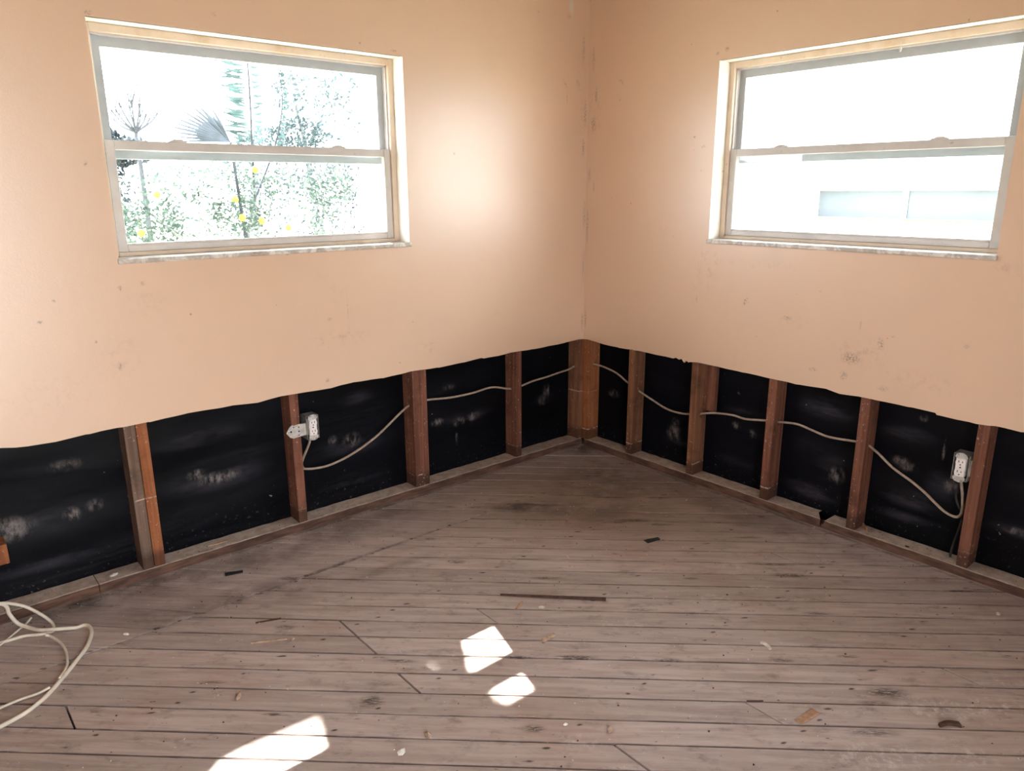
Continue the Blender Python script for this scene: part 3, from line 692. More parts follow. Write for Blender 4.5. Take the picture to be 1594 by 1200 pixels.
# ---------------------------------------------------------------- cables
cab = bmesh.new()
left_pts = [(1.588, .03, .398), (1.590, .036, .37), (1.602, .05, .33), (1.620, MD, .285), (1.618, MD, .262), (1.608, MD, .252), (1.565, MD, .243), (1.506, MD, .240), (1.428, MD, .253), (1.347, MD, .279), (1.264, MD, .317), (1.202, MD, .355), (1.142, MD, .395), (1.085, MD, .427), (1.03, MD, .434),
            (.974, MD, .436), (.852, MD, .423), (.716, MD, .421), (.594, MD, .429), (.489, MD, .403), (.446, MD, .397), (.388, MD, .403), (.312, MD, .414), (.219, MD, .419), (.124, MD, .428), (.051, MD, .435), (0.0, MD, .447)]
right_pts = [(0.0, MD, .461), (.021, MD, .464), (.102, MD, .460), (.195, MD, .442), (.277, MD, .405), (.333, MD, .393), (.348, MD, .378), (.439, MD, .348), (.522, MD, .323), (.59, MD, .316), (.659, MD, .322), (.721, MD, .337), (.805, MD, .361), (.909, MD, .375), (.977, MD, .372), (1.073, MD, .388), (1.124, MD, .395), (1.225, MD, .408), (1.299, MD, .397), (1.371, MD, .387), (1.473, MD, .395), (1.522, MD, .397), (1.571, MD, .374), (1.638, MD, .328), (1.715, MD, .292), (1.766, MD, .263), (1.804, MD, .236), (1.841, MD, .212), (1.875, MD, .203), (1.896, MD-.006, .216), (1.902, MD-.012, .25), (1.897, .040, .30), (1.890, .032, .345), (1.887, .03, .372)]
def fix(side, pts): return [Vector(PT(side, *p)) for p in pts]
tube(cab, catmull(fix('L', left_pts)+[Vector((MD-.01, MD, .452)), Vector((MD, MD-.01, .457))]+fix('R', right_pts), 5), 0.0052, 8)
o = from_bm('electrical_cable', cab, M['cable'], None, True); tag(o, 'beige electrical cable running through the studs of both walls', 'cable')
cab = bmesh.new()
tube(cab, catmull(fix('R', [(1.883, .06, .040), (1.886, .06, .086), (1.897, .06, .155), (1.902, .06, .214), (1.881, .06, .254), (1.870, .06, .285), (1.875, .056, .316), (1.882, .048, .345), (1.886, .044, .366)]), 6), 0.0042, 8)
o = from_bm('black_cable', cab, M['black_cable'], None, True); tag(o, 'thin black cable rising from the plate to the right wall outlet', 'cable')

coil = bmesh.new()
Z = .0055
tube(coil, catmull([(-2.90, -.06, .11), (-2.80, -.055, .115), (-2.723, -.05, .106), (-2.69, -.05, .091), (-2.658, -.055, .070), (-2.625, -.075, .040), (-2.601, -.110, .014), (-2.604, -.150, Z), (-2.635, -.150, Z), (-2.68, -.125, Z), (-2.725, -.12, Z), (-2.79, -.11, Z)], 6), .0052, 8)
tube(coil, catmull([(-2.90, -.10, .12), (-2.78, -.055, .118), (-2.715, -.05, .099), (-2.704, -.052, .059), (-2.688, -.06, .024), (-2.665, -.085, .012), (-2.640, -.128, .012), (-2.614, -.152, .014), (-2.577, -.172, .012), (-2.545, -.180, Z), (-2.520, -.182, Z), (-2.509, -.205, Z), (-2.515, -.255, Z), (-2.54, -.318, Z), (-2.58, -.378, Z), (-2.626, -.441, Z), (-2.678, -.505, Z), (-2.722, -.542, Z), (-2.763, -.562, Z), (-2.85, -.585, Z)], 6), .0062, 8)
tube(coil, catmull([(-2.647, -.035, .016), (-2.668, -.056, .010), (-2.709, -.092, Z), (-2.749, -.133, Z), (-2.82, -.2, Z)], 6), .0036, 7)
tube(coil, catmull([(-2.63, -.183, .016), (-2.617, -.192, .010), (-2.60, -.244, Z), (-2.596, -.300, Z), (-2.600, -.345, Z), (-2.612, -.400, Z), (-2.640, -.452, .010)], 6), .0042, 7)
tube(coil, catmull([(-2.668, -.486, .014), (-2.70, -.485, .008), (-2.744, -.479, Z), (-2.79, -.484, Z), (-2.88, -.50, Z)], 6), .0040, 7)
o = from_bm('loose_cable', coil, M['white_cable'], None, True); tag(o, 'cream loose cable looping on the floor at the left edge', 'cable')

# ---------------------------------------------------------------- outlets
def outlet(side, sc_, zc, label, bracket):
    root = empty('electrical_outlet', PT(side, sc_, .0, zc), label, 'outlet', 'bare electrical outlets in the open wall')
    inv = Matrix.Translation(root.location).inverted()
    def put(nm, bm, mat, par=root):
        o = from_bm(nm, bm, M[mat]); o.parent = par; o.matrix_parent_inverse = inv if par is root else Matrix.Identity(4); return o
    w, h, dp = .0265, .050, .055
    bm = bmesh.new(); th = .0016
    for b in ((sc_-w, sc_-w+th, 0, dp, zc-h, zc+h), (sc_+w-th, sc_+w, 0, dp, zc-h, zc+h), (sc_-w, sc_+w, 0, dp, zc+h-th, zc+h), (sc_-w, sc_+w, 0, dp, zc-h, zc-h+th), (sc_-w, sc_+w, dp-th, dp, zc-h, zc+h)):
        add_box(bm, *sbox(side, *b))
    bx = put('box', bm, 'steel')
    # rounded metal yoke with ears
    bm = bmesh.new()
    def ear(sg):
        pts = [(-.0205, .0355*sg), (-.0205, .043*sg)]
        for k in range(7):
            a = PI*k/6; pts.append((-.0175*math.cos(a), (.047+.0085*math.sin(a))*sg))
        pts += [(.0205, .043*sg), (.0205, .036*sg)]
        prism(bm, pts, lambda a, b, h: PT(side, sc_+a, h, zc+b), -.0035, -.0018)
    add_box(bm, *sbox(side, sc_-.0165, sc_+.0165, -.0019, -.0006, zc-.037, zc+.037))
    ear(1); yk = put('yoke', bm, 'steel_light')
    bm = bmesh.new(); ear(-1); put('yoke_ear', bm, 'steel_light', yk)
    for sg in (1, -1):
        for ds in (-.010, .010):
            bm = bmesh.new(); bmesh.ops.create_uvsphere(bm, u_segments=10, v_segments=6, radius=.0045, matrix=Matrix.Translation(PT(side, sc_+ds, -.004, zc+sg*.049)) @ Matrix.Diagonal((1, .6, 1, 1) if side == 'L' else (.6, 1, 1, 1)))
            put('screw', bm, 'steel', yk)
    # duplex receptacle: body with two round faces
    bm = bmesh.new(); add_box(bm, *sbox(side, sc_-.016, sc_+.016, -.002, .030, zc-.033, zc+.033))
    for sg in (1, -1):
        pts = []
        for k in range(20):
            a = 2*PI*k/20; pts.append((.0170*math.cos(a), max(-.0142, min(.0142, .0170*math.sin(a)))+sg*.0185))
        prism(bm, pts, lambda a, b, h: PT(side, sc_+a, h, zc+b), -.0062, .0)
    rc = put('receptacle', bm, 'plastic_white')
    bm = bmesh.new()
    for sg in (1, -1):
        for ds, hh in ((-.0062, .0042), (.0062, .0034)): add_box(bm, *sbox(side, sc_+ds-.0012, sc_+ds+.0012, -.0066, -.0055, zc+sg*.0185+.001-hh+.003, zc+sg*.0185+.001+hh+.003))
        bmesh.ops.create_cone(bm, cap_ends=True, segments=10, radius1=.0024, radius2=.0024, depth=.0011, matrix=Matrix.Translation(PT(side, sc_, -.00605, zc+sg*.0185-.0075)) @ (Matrix.Rotation(PI/2, 4, 'X') if side == 'L' else Matrix.Rotation(PI/2, 4, 'Y')))
    bmesh.ops.create_cone(bm, cap_ends=True, segments=10, radius1=.0026, radius2=.0026, depth=.0035, matrix=Matrix.Translation(PT(side, sc_, -.003, zc)) @ (Matrix.Rotation(PI/2, 4, 'X') if side == 'L' else Matrix.Rotation(PI/2, 4, 'Y')))
    put('slots', bm, 'slot', rc)
    if bracket:
        bm = bmesh.new(); b0 = sc_+w
        prism(bm, [(b0-.002, -.026), (b0+.030, -.027), (b0+.056, -.030), (b0+.070, -.022), (b0+.084, -.002), (b0+.070, .020), (b0+.058, .028), (b0+.050, .024), (b0+.030, .026), (b0-.002, .024)], lambda a, b, h: PT(side, a, h, zc+b-.004), D-.0028, D-.0008)
        add_box(bm, *sbox(side, b0-.002, b0-.0004, .002, D, zc-.03, zc+.022))
        br = put('bracket', bm, 'steel_light')
        bm = bmesh.new()
        for a, b, r in ((.064, 0, .0042), (.073, -.001, .002), (.030, .014, .0028), (.030, -.004, .0034), (.031, -.020, .0028), (.052, .017, .0025)):
            bmesh.ops.create_cone(bm, cap_ends=True, segments=10, radius1=r, radius2=r, depth=.0014, matrix=Matrix.Translation(PT(side, b0+a, D-.0026, zc+b-.004)) @ (Matrix.Rotation(PI/2, 4, 'X') if side == 'L' else Matrix.Rotation(PI/2, 4, 'Y')))
        put('bracket_holes', bm, 'slot', br)
    else:
        bm = bmesh.new(); add_box(bm, *sbox(side, sc_+w, 1.9185, .012, .04, zc-.03, zc+.03)); put('mounting_ear', bm, 'steel')
    return root
outlet('L', 1.586, .446, 'white duplex outlet on metal side bracket, left wall', True)
outlet('R', 1.888, .417, 'white duplex outlet in bare metal box, right wall', False)
# ---------------------------------------------------------------- debris on the floor
def lump(bm, c, r, flat, rnd, ang=0.0, z0=0.0):
    b2 = bmesh.new(); bmesh.ops.create_icosphere(b2, subdivisions=1, radius=1.0)
    m = Matrix.Translation((c[0], c[1], z0)) @ Matrix.Rotation(ang, 4, 'Z') @ Matrix.Diagonal((r[0], r[1], r[2], 1))
    for v in b2.verts:
        v.co *= rnd.uniform(.78, 1.15)
        if v.co.z < -.3: v.co.z = -.3
        v.co.z += .3
        v.co = m @ v.co
    me = bpy.data.meshes.new('t'); b2.to_mesh(me); b2.free(); bm.from_mesh(me); bpy.data.meshes.remove(me)
FZ = 0.0013
def chip(name, c, r, ang, mat, label, cat='debris', z0=FZ):
    bm = bmesh.new(); lump(bm, c, r, 1, random.Random(len(label)*7+int(abs(c[0])*1000)), ang, z0)
    tag(from_bm(name, bm, M[mat]), label, cat)
def sliver(name, a, b, w0, w1, h, mat, label, cat='debris', z0=FZ, bend=0.0):
    A = Vector((a[0], a[1], z0)); B = Vector((b[0], b[1], z0)); d = (B-A); n = Vector((-d.y, d.x, 0)).normalized()
    bm = bmesh.new(); secs = []; rnd = random.Random(int(abs(a[0])*1e4))
    for i in range(8):
        t = i/7; w = w0+(w1-w0)*t; p = A+d*t + n*bend*math.sin(PI*t) ; j = rnd.uniform(.8, 1.1)
        secs.append([bm.verts.new(p+n*w*j), bm.verts.new(p-n*w), bm.verts.new(p-n*w*.7+Vector((0, 0, h*j))), bm.verts.new(p+n*w*.6+Vector((0, 0, h)))])
    for s, t in zip(secs, secs[1:]):
        for k in range(4): bm.faces.new((s[k], s[(k+1) % 4], t[(k+1) % 4], t[k]))
    bm.faces.new(secs[0][::-1]); bm.faces.new(secs[-1])
    tag(from_bm(name, bm, M[mat]), label, cat)
sliver('wood_splinter', (-1.36, -.932), (-1.100, -1.196), .0012, .0078, .007, 'wood_dark', 'long dark wood splinter lifting along a floor board joint', 'splinter')
chip('plaster_chip', (-1.305, -1.088), (.012, .007, .006), PHI, 'chip_white', 'white oval plaster chip just below the long dark splinter', 'chip')
sliver('wood_stick', (-1.377, -1.036), (-1.331, -1.017), .003, .0035, .005, 'wood_sliver', 'short brown stick just left of the white oval chip', 'stick')
sliver('wood_scrap', (-1.438, -1.233), (-1.384, -1.232), .007, .007, .008, 'chip_tan', 'tan rounded wood scrap right of the larger sun patch', 'scrap')
sliver('plaster_curl', (-.918, -1.690), (-.928, -1.728), .005, .006, .006, 'chip_white', 'white curled paint flake on the right half of the floor', 'chip', bend=.006)
sliver('wood_flake', (-1.166, -1.952), (-1.088, -1.960), .011, .014, .003, 'wood_sliver', 'flat pinkish tan wood flake lying across a joint, bottom right', 'flake')
chip('tan_pebble', (-1.571, -1.644), (.012, .0085, .012), .4, 'chip_tan', 'tan pebble at the bottom centre, beside a dark grey stain', 'pebble')
chip('plaster_crumb', (-1.646, -1.551), (.008, .005, .005), -.6, 'chip_white', 'small pale crumb between the pebble and the dark knot', 'chip')
chip('plaster_lump', (-2.035, -1.352), (.012, .009, .010), .2, 'chip_white', 'pale angular lump between the sun patches and bottom edge', 'chip')
chip('dirt_clump', (-1.949, -1.347), (.008, .012, .011), .2, 'chip_tan', 'brown dirt clump sitting on a joint right of the pale lump', 'clump')
sliver('curled_leaf', (-.895, -2.205), (-.850, -2.240), .006, .010, .008, 'wood_dark', 'dark curled dry leaf on the floor near the right edge', 'leaf', bend=.008)
chip('shell_flake', (-2.267, -.864), (.020, .009, .008), .9, 'chip_tan', 'grey-brown curled flake on a knot, left of centre', 'flake')
chip('tan_crumb', (-2.031, -.703), (.012, .006, .006), .5, 'chip_tan', 'tan crumb on a board near the left cut joint', 'crumb')
chip('white_crumb', (-2.428, -.323), (.012, .006, .006), -.9, 'chip_white', 'white crescent crumb near the loose cable and left wall', 'crumb')
sliver('felt_scrap', (-.650, -1.000), (-.586, -1.018), .017, .012, .003, 'scrap_black', 'black felt scrap flat on the floor near the right wall', 'scrap')
sliver('felt_shred', (-2.045, -.145), (-1.985, -.165), .014, .010, .003, 'scrap_black', 'black felt shred on the floor below the left outlet', 'scrap')
sliver('twig', (-2.085, -.535), (-2.010, -.565), .002, .003, .004, 'wood_dark', 'thin dark twig lying near the left seam', 'twig')
sliver('bark_strip', (-2.14, -.635), (-2.045, -.690), .005, .003, .004, 'chip_tan', 'pale splintered strip along a joint, near the left cable', 'splinter')
chip('plaster_shard', (-2.376, .045), (.016, .009, .007), .2, 'chip_white', 'white plaster shard on the left plate by the doubled stud', 'chip', .0385)
sliver('brown_shaving', (-2.035, .052), (-1.965, .045), .003, .003, .003, 'wood_sliver', 'red-brown wood shaving on the left plate between studs', 'shaving', .0385)
sliver('wood_chip', (.046, -1.575), (.074, -1.545), .002, .004, .018, 'wood_sliver', 'small upright wood chip on the right plate beside a stud', 'chip', .036)
chip('screw_plug', (.030, -1.74), (.006, .010, .004), 0, 'scrap_black', 'black crumb on the right plate, mid bay before the outlet', 'crumb', .036)
chip('yellow_crumb', (-.015, -1.385), (.010, .006, .006), 0, 'chip_tan', 'yellowish crumb below the broken end of the right plate', 'crumb')
chip('paper_bit', (-.17, -2.12), (.012, .007, .005), .3, 'chip_white', 'white paper bit on the floor at the far right edge', 'scrap')
sliver('straw', (-1.72, -1.44), (-1.685, -1.475), .0012, .0015, .002, 'chip_tan', 'thin pale straw on the floor beside the small sun patch', 'straw')
sliver('match_stick', (-1.16, -1.845), (-1.195, -1.815), .0018, .0018, .003, 'wood_dark', 'dark thin stick next to a short crosswise crack', 'stick')
def flecks(name, n, mat, sizes, seed, label):
    bm = bmesh.new(); rnd = random.Random(seed)
    for i in range(n):
        k = rnd.random()
        if k < .55: x, y = rnd.uniform(-2.9, -.02), rnd.uniform(-2.4, -.02)
        elif k < .78: x, y = rnd.uniform(-2.9, -.02), -abs(rnd.gauss(0, .05))-.002
        elif k < .90: x, y = -abs(rnd.gauss(0, .05))-.002, rnd.uniform(-2.4, 0)
        elif k < .96: x, y = rnd.uniform(-2.8, 0), rnd.uniform(.02, .085)
        else: x, y = rnd.uniform(.02, .085), rnd.uniform(-2.2, 0)
        r = rnd.uniform(*sizes)*(1.0 if k < .55 else .8); z0 = .0385 if (x > .013 or y > .013) else FZ-.0005
        c = Vector((x, y, z0)); a = rnd.uniform(0, 6.28); q = rnd.uniform(.4, 1)
        p = [bm.verts.new(c+Vector((math.cos(a+2.1*j)*r*(q if j else 1), math.sin(a+2.1*j)*r*q, 0))) for j in range(3)]; t = bm.verts.new(c+Vector((0, 0, r*.8)))
        bm.faces.new(p[::-1])
        for j in range(3): bm.faces.new((p[j], p[(j+1) % 3], t))
    tag(from_bm(name, bm, M[mat]), label, 'debris', None, 'stuff')
flecks('plaster_flecks', 420, 'chip_white', (.0012, .0040), 5, 'tiny white plaster flecks scattered over the floor and plates')
flecks('wood_crumbs', 700, 'wood_dark', (.0015, .0050), 6, 'tiny dark wood crumbs scattered over the floor and plates')
# ---------------------------------------------------------------- outside
GZ = -0.45
bm = bmesh.new(); add_box(bm, -60, 60, -60, 60, GZ-.2, GZ)
g = from_bm('lawn', bm, M['grass']); g['kind'] = 'structure'
def leaf(bm, c, nrm, L, Wd, rnd, fold=.25):
    nrm = nrm.normalized(); t = nrm.cross(Vector((rnd.uniform(-1, 1), rnd.uniform(-1, 1), rnd.uniform(-1, 1)))); t.normalize(); s = nrm.cross(t)
    P = [c-t*L, c-s*Wd+nrm*Wd*fold, c+t*L, c+s*Wd+nrm*Wd*fold, c]
    v = [bm.verts.new(p) for p in P]
    bm.faces.new((v[0], v[1], v[4])); bm.faces.new((v[1], v[2], v[4])); bm.faces.new((v[2], v[3], v[4])); bm.faces.new((v[3], v[0], v[4]))
    return P
def rv(rnd): 
    v = Vector((rnd.gauss(0, 1), rnd.gauss(0, 1), rnd.gauss(0, 1))); return v.normalized()
def foliage(clusters, size, mat, parent, seed):
    bm = bmesh.new(); rnd = random.Random(seed)
    for c, r, n in clusters:
        for _ in range(int(n*1.7)):
            d = rv(rnd)*rnd.uniform(.35, 1.0)**.6
            p = Vector(c)+Vector((d.x*r[0], d.y*r[1], d.z*r[2])); L = size*rnd.uniform(.6, 1.25)
            leaf(bm, p, rv(rnd)+Vector((0, 0, .6)), L, L*.42, rnd)
    me = bpy.data.meshes.new('foliage'); bm.to_mesh(me); bm.free()
    o = link('foliage', me, M[mat], parent); o['kind'] = 'stuff'; return o
def branchy(parent, segs, mat='trunk', name='trunk'):
    bm = bmesh.new()
    for pts, r0, r1 in segs: tube(bm, catmull(pts, 4), (lambda t, a=r0, b=r1: a+(b-a)*t), 7)
    from_bm(name, bm, M[mat], parent, True)
# citrus bush under the left window, with fruit
cb = empty('citrus_bush', (-.3, 4.3, GZ), 'leafy citrus bush with yellow fruit, seen low through the left window', 'bush')
branchy(cb, [([(-.3, 4.3, GZ), (-.32, 4.3, .2), (-.6, 4.2, .8), (-1.0, 4.1, 1.2)], .05, .012), ([(-.31, 4.3, .0), (-.2, 4.3, .6), (-.1, 4.2, 1.2)], .04, .012), ([(-.31, 4.3, .1), (.1, 4.3, .6), (.6, 4.3, 1.2)], .04, .012)])
foliage([((-1.0, 4.15, 1.12), (.30, .22, .22), 420), ((-.95, 4.3, .75), (.4, .3, .3), 200), ((-.25, 4.15, 1.18), (.30, .22, .18), 360), ((-.15, 4.3, .8), (.4, .3, .3), 200), ((-.1, 4.2, 1.48), (.35, .2, .16), 130), ((-.75, 4.2, 1.45), (.40, .2, .18), 160), ((-.6, 4.2, 1.15), (.3, .2, .25), 130),
         ((.35, 4.25, 1.35), (.3, .25, .25), 120), ((.78, 4.3, 1.42), (.26, .25, .20), 230), ((.75, 4.4, 1.1), (.25, .25, .2), 120), ((.6, 4.4, .8), (.4, .3, .3), 120)], .027, 'leaf_mid', cb, 21)
for x, z in ((-.96, 1.36), (-.31, 1.31), (-.26, 1.15), (-.08, 1.12), (-.10, 1.57), (-1.12, 1.05), (.17, 1.05)):
    bm = bmesh.new(); bmesh.ops.create_icosphere(bm, subdivisions=2, radius=.030, matrix=Matrix.Translation((x, 4.02, z)) @ Matrix.Diagonal((1, 1, 1.12, 1)))
    from_bm('fruit', bm, M['fruit'], cb, True)
# palm: a feather frond rising in the middle and a broken fan leaf leaning left
def blade(bm, a, b, w, sag=.0):
    a, b = Vector(a), Vector(b); d = b-a; s = d.cross(Vector((.25, 1, .15))).normalized()*w; n = d.cross(s).normalized()*w*.35
    m = a+d*.45+Vector((0, 0, sag))
    v = [bm.verts.new(p) for p in (a, m+s+n, b, m-s+n, m)]
    for f in ((0, 1, 4), (1, 2, 4), (2, 3, 4), (3, 0, 4)): bm.faces.new([v[i] for i in f])
pl = empty('palm', (.12, 4.7, GZ), 'young palm with one upright feathery frond behind the left window', 'palm')
branchy(pl, [([(.12, 4.7, GZ), (.13, 4.7, .5), (.10, 4.65, 1.25)], .06, .045)])
rnd = random.Random(31)
for k, path in enumerate(([(.10, 4.6, 1.25), (.0, 4.3, 1.75), (-.06, 4.1, 2.15), (-.10, 4.0, 2.60), (-.22, 3.9, 2.95)], [(.10, 4.65, 1.25), (.35, 4.6, 1.8), (.42, 4.5, 2.2), (.36, 4.4, 2.5)])):
    bm = bmesh.new(); P = catmull(path, 8); tube(bm, P, lambda t: .012-.008*t, 6)
    fr = from_bm('frond_stalk', bm, M['frond_dry'], pl, True)
    bm = bmesh.new()
    for i in range(7, len(P)-1):
        for sg in ((-1, 1) if k == 0 else (1,)):
            L = rnd.uniform(.22, .32)*(1 if sg < 0 else .45)*(1 if k == 0 else .5)
            blade(bm, P[i], P[i]+Vector((sg*L, rnd.uniform(-.05, .05), rnd.uniform(-.02, .05)+(.03 if sg < 0 else 0))), .013, -.01)
            if sg < 0 or k: 
                q = (P[i]+P[i+1])/2; blade(bm, q, q+Vector((sg*L*.95, rnd.uniform(-.05, .05), rnd.uniform(-.05, .03))), .012, .01)
    o = from_bm('leaflets', bm, M['frond'], fr); o.matrix_parent_inverse = Matrix.Identity(4)
    o['kind'] = 'stuff'
fp = empty('fan_palm', (-.12, 4.25, GZ), 'dry fan palm leaf leaning left behind the left window', 'palm')
branchy(fp, [([(-.12, 4.25, GZ), (-.14, 4.25, .6), (-.20, 4.2, 1.3), (-.27, 4.1, 1.80)], .022, .012)], 'frond_dry', 'stalk')
for k in range(13):
    a = math.radians(118+k*5.2); L = (.44, .40, .46, .56, .50, .60, .55, .62, .58, .63, .55, .5, .42)[k]
    bm = bmesh.new(); blade(bm, (-.27, 4.1, 1.80), (-.27+math.cos(a)*L, 4.0+.02*k, 1.80+math.sin(a)*L*.85), .0125 if k != 2 else .022, .012)
    from_bm('blade', bm, M['frond_dry'], fp)
# bare little tree and dark hedge at the left
bt = empty('bare_tree', (-.66, 5.5, GZ), 'bare twiggy small tree at the left of the left window', 'tree')
segs = [([(-.66, 5.5, GZ), (-.66, 5.5, 1.2), (-.67, 5.5, 1.94)], .035, .016)]
rnd = random.Random(41)
for k in range(11):
    a = math.radians(-62+k*12+rnd.uniform(-4, 4)); L = rnd.uniform(.36, .58)
    p = Vector((-.67, 5.5, 1.94)); e = p+Vector((math.sin(a)*L*.62, rnd.uniform(-.15, .15), math.cos(a)*L))
    m = (p+e)/2+Vector((math.sin(a)*.06, 0, -.02)); segs.append(([p, m, e], .010, .003))
    for q in (-1, 1): segs.append(([m, m+(e-m)*.5+Vector((q*.05, 0, .02)), m+(e-m)*.9+Vector((q*.12, 0, .05))], .005, .002))
branchy(bt, segs, 'twig')
hd = empty('dark_hedge', (-.95, 6.2, GZ), 'dark rounded hedge at the far left of the left window', 'hedge')
branchy(hd, [([(-.95, 6.2, GZ), (-.95, 6.2, .8), (-.92, 6.2, 1.6)], .05, .02)])
foliage([((-.95, 6.2, 1.78), (.42, .35, .30), 900), ((-.62, 6.2, 1.80), (.30, .3, .17), 400), ((-.95, 6.2, 1.1), (.5, .4, .6), 500)], .04, 'leaf_dark', hd, 22)
# looser trees towards the right half of the window
t1 = empty('leafy_tree', (1.75, 6.6, GZ), 'loose bluish green tree in the right half of the left window', 'tree')
branchy(t1, [([(1.75, 6.6, GZ), (1.72, 6.6, 1.0), (1.65, 6.6, 1.9)], .07, .035), ([(1.65, 6.6, 1.9), (1.5, 6.5, 2.4), (1.42, 6.5, 2.9)], .03, .008), ([(1.66, 6.6, 1.9), (1.9, 6.6, 2.3), (2.1, 6.6, 2.8)], .03, .008)])
foliage([((1.42, 6.5, 2.55), (.20, .3, .28), 130), ((1.75, 6.6, 2.6), (.22, .3, .25), 60), ((1.50, 6.5, 2.08), (.40, .35, .20), 420), ((2.1, 6.6, 2.25), (.30, .3, .35), 120), ((1.1, 6.5, 1.95), (.4, .3, .2), 200), ((2.2, 6.6, 2.7), (.3, .3, .25), 120), ((1.2, 6.5, 1.7), (.9, .3, .35), 420)], .036, 'leaf_pale', t1, 23)
b3 = empty('side_shrub', (1.0, 5.2, GZ), 'wide bluish shrub in the lower right of the left window', 'shrub')
branchy(b3, [([(1.0, 5.2, GZ), (1.0, 5.2, .4), (1.15, 5.2, 1.3)], .04, .012), ([(1.0, 5.2, .0), (.7, 5.2, .6), (.55, 5.2, 1.2)], .03, .01)])
foliage([((1.25, 5.2, 1.30), (.32, .25, .26), 300), ((.70, 5.2, 1.45), (.5, .25, .16), 220), ((1.35, 5.2, 1.58), (.30, .25, .14), 160), ((.4, 5.25, 1.15), (.4, .25, .3), 160), ((1.2, 5.2, .8), (.5, .3, .4), 300)], .028, 'leaf_dark', b3, 27)
t2 = empty('climbing_tree', (.95, 7.4, GZ), 'slim tree with a curved bare trunk beyond the palm', 'tree')
branchy(t2, [([(.95, 7.4, GZ), (1.15, 7.4, 1.0), (1.28, 7.4, 1.8), (1.12, 7.4, 2.4), (1.0, 7.3, 2.75), (.98, 7.3, 3.3)], .05, .03)])
foliage([((.98, 7.3, 3.4), (.5, .5, .4), 500)], .05, 'leaf_pale', t2, 24)
wr_ = bmesh.new(); tube(wr_, [(-6+.8*k, 6.9, 2.905+.0006*(k-8)**2) for k in range(13)], .006, 6)
tag(from_bm('utility_wire', wr_, M['black_cable'], None, True), 'thin dark utility wire crossing behind the top of the left window', 'wire')
# tree that shades the left window; its gaps let the sun patches through
st = empty('shade_tree', (-2.75, 2.5, GZ), 'broad tree beside the house that shades the left window', 'tree')
branchy(st, [([(-2.75, 2.5, GZ), (-2.72, 2.5, 1.2), (-2.6, 2.45, 2.6), (-2.3, 2.4, 3.6)], .13, .07), ([(-2.55, 2.45, 2.8), (-2.0, 2.3, 3.4), (-1.3, 2.1, 3.7), (-.7, 2.1, 3.8)], .05, .012), ([(-2.3, 2.4, 3.6), (-1.6, 2.6, 4.0), (-.9, 2.6, 4.1)], .05, .012), ([(-2.3, 2.4, 3.6), (-2.2, 2.3, 4.4), (-2.0, 2.3, 5.0)], .06, .02)])
HOLES = [[(-1.655, -1.145), (-1.635, -1.095), (-1.59, -1.066), (-1.48, -1.045), (-1.42, -1.28), (-1.71, -1.28), (-1.69, -1.20)],
         [(-1.692, -1.27), (-1.48, -1.24), (-1.48, -1.50), (-1.69, -1.50), (-1.700, -1.33)],
         [(-2.135, -1.085), (-2.215, -1.25), (-2.30, -1.30), (-2.52, -1.28), (-2.47, -1.16), (-2.41, -1.102), (-2.298, -1.068), (-2.22, -1.064)],
         [(-1.81, -1.085), (-1.77, -1.085), (-1.785, -1.12), (-1.805, -1.12)]]
def inside(p, poly):
    c = False; j = len(poly)-1
    for i in range(len(poly)):
        a, b = poly[i], poly[j]
        if (a[1] > p[1]) != (b[1] > p[1]) and p[0] < (b[0]-a[0])*(p[1]-a[1])/(b[1]-a[1])+a[0]: c = not c
        j = i
    return c
bm = bmesh.new(); rnd = random.Random(51); sd = -SUNDIR
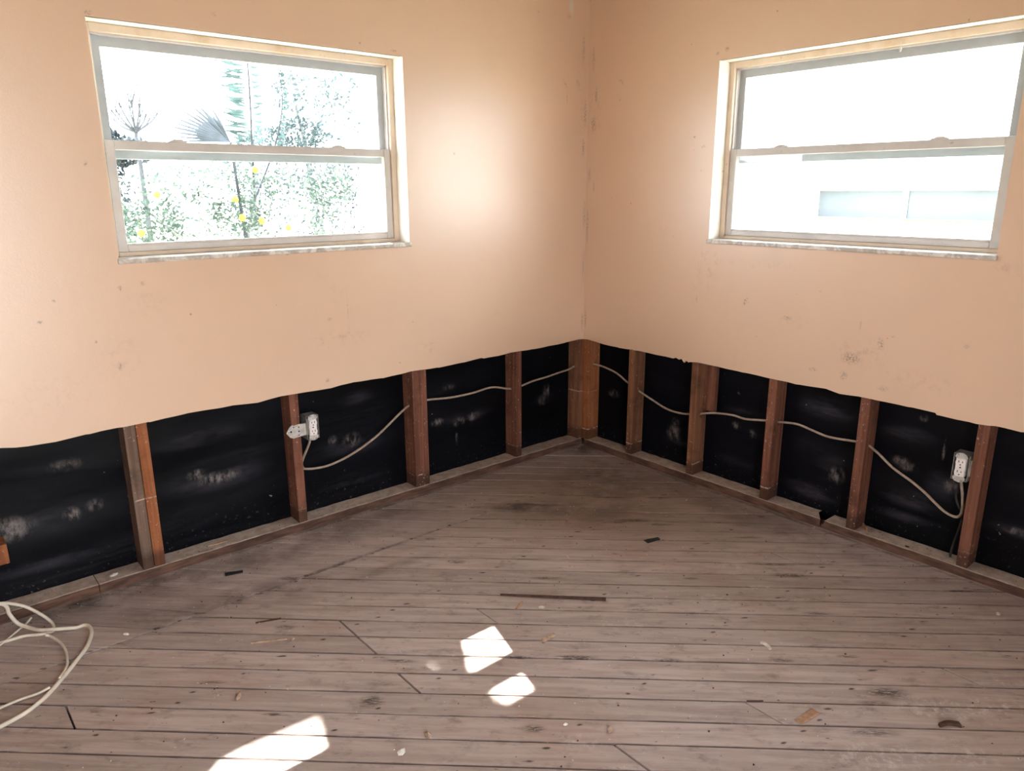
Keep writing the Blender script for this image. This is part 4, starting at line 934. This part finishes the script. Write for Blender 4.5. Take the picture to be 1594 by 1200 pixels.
for k in range(5200):
    fx, fy = rnd.uniform(-2.85, -1.10), rnd.uniform(-1.62, -.72)
    yc = rnd.uniform(1.6, 2.7) if k % 2 else rnd.uniform(1.5, 2.0)
    c = Vector((fx, fy, 0)) + sd*((yc-fy)/sd.y)
    t = Vector((1, 0, 0)); nrm = (sd + rv(rnd)*.45).normalized(); L = rnd.uniform(.035, .075)
    s = nrm.cross(Vector((rnd.uniform(-1, 1), rnd.uniform(-1, 1), rnd.uniform(-1, 1)))).normalized(); u = nrm.cross(s)
    P = [c-s*L, c-s*L*.45+u*L*.45, c+s*L*.35+u*L*.40, c+s*L, c+s*L*.35-u*L*.40, c-s*L*.45-u*L*.45]
    F = [p - sd*(p.z/sd.z) for p in P]+[c - sd*(c.z/sd.z)]+[((P[i]+P[(i+1) % 6])/2) - sd*(((P[i]+P[(i+1) % 6])/2).z/sd.z) for i in range(6)]
    if any(inside((f.x, f.y), h) for f in F for h in HOLES): continue
    v = [bm.verts.new(p) for p in P]; bm.faces.new(v)
for k in range(900):
    d = rv(rnd)*rnd.uniform(.4, 1)
    leaf(bm, Vector((-2.2, 2.5, 4.7))+Vector((d.x*.8, d.y*.9, d.z*.6)), rv(rnd)+Vector((0, 0, .7)), .08, .035, rnd)
me = bpy.data.meshes.new('foliage'); bm.to_mesh(me); bm.free()
o = link('foliage', me, M['leaf_mid'], st); o['kind'] = 'stuff'
# neighbour's white house across the side yard
nh = empty('neighbour_house', (6.2, 1.5, GZ), 'white neighbouring house seen through the right window', 'house')
def nb(nm, b, mat, bev=0.0): return from_bm(nm, box_bm(*b, bev), M[mat], nh)
bm = bmesh.new()
wy0, wy1, wz0, wz1 = -.35, 1.50, 1.08, 1.36
for b in ((5.2, 11, -8, wy0, GZ, 3.1), (5.2, 11, wy1, 8, GZ, 3.1), (5.2, 11, wy0, wy1, GZ, wz0), (5.2, 11, wy0, wy1, wz1, 3.1)): add_box(bm, *b)
from_bm('house_wall', bm, M['stucco'], nh)
nb('window_sill', (5.14, 5.21, wy0-.05, wy1+.05, wz0-.025, wz0), 'stud_grey')
wf = nb('window_frame', (5.24, 5.27, .55, .60, wz0, wz1), 'siding')
from_bm('pane', box_bm(5.27, 5.28, wy0, wy1, wz0, wz1), M['dark_glass'], nh)
nb('meter_box', (5.08, 5.2, 1.53, 1.72, 1.10, 1.42), 'steel_light', .01)
bm = bmesh.new(); prism(bm, [(4.55, 2.95), (4.55, 3.03), (8.2, 4.6), (11.7, 3.03), (11.7, 2.95), (8.2, 4.5)], lambda a, b, h: (a, h, b), -8.4, 8.4)
from_bm('house_roof', bm, M['roof'], nh)
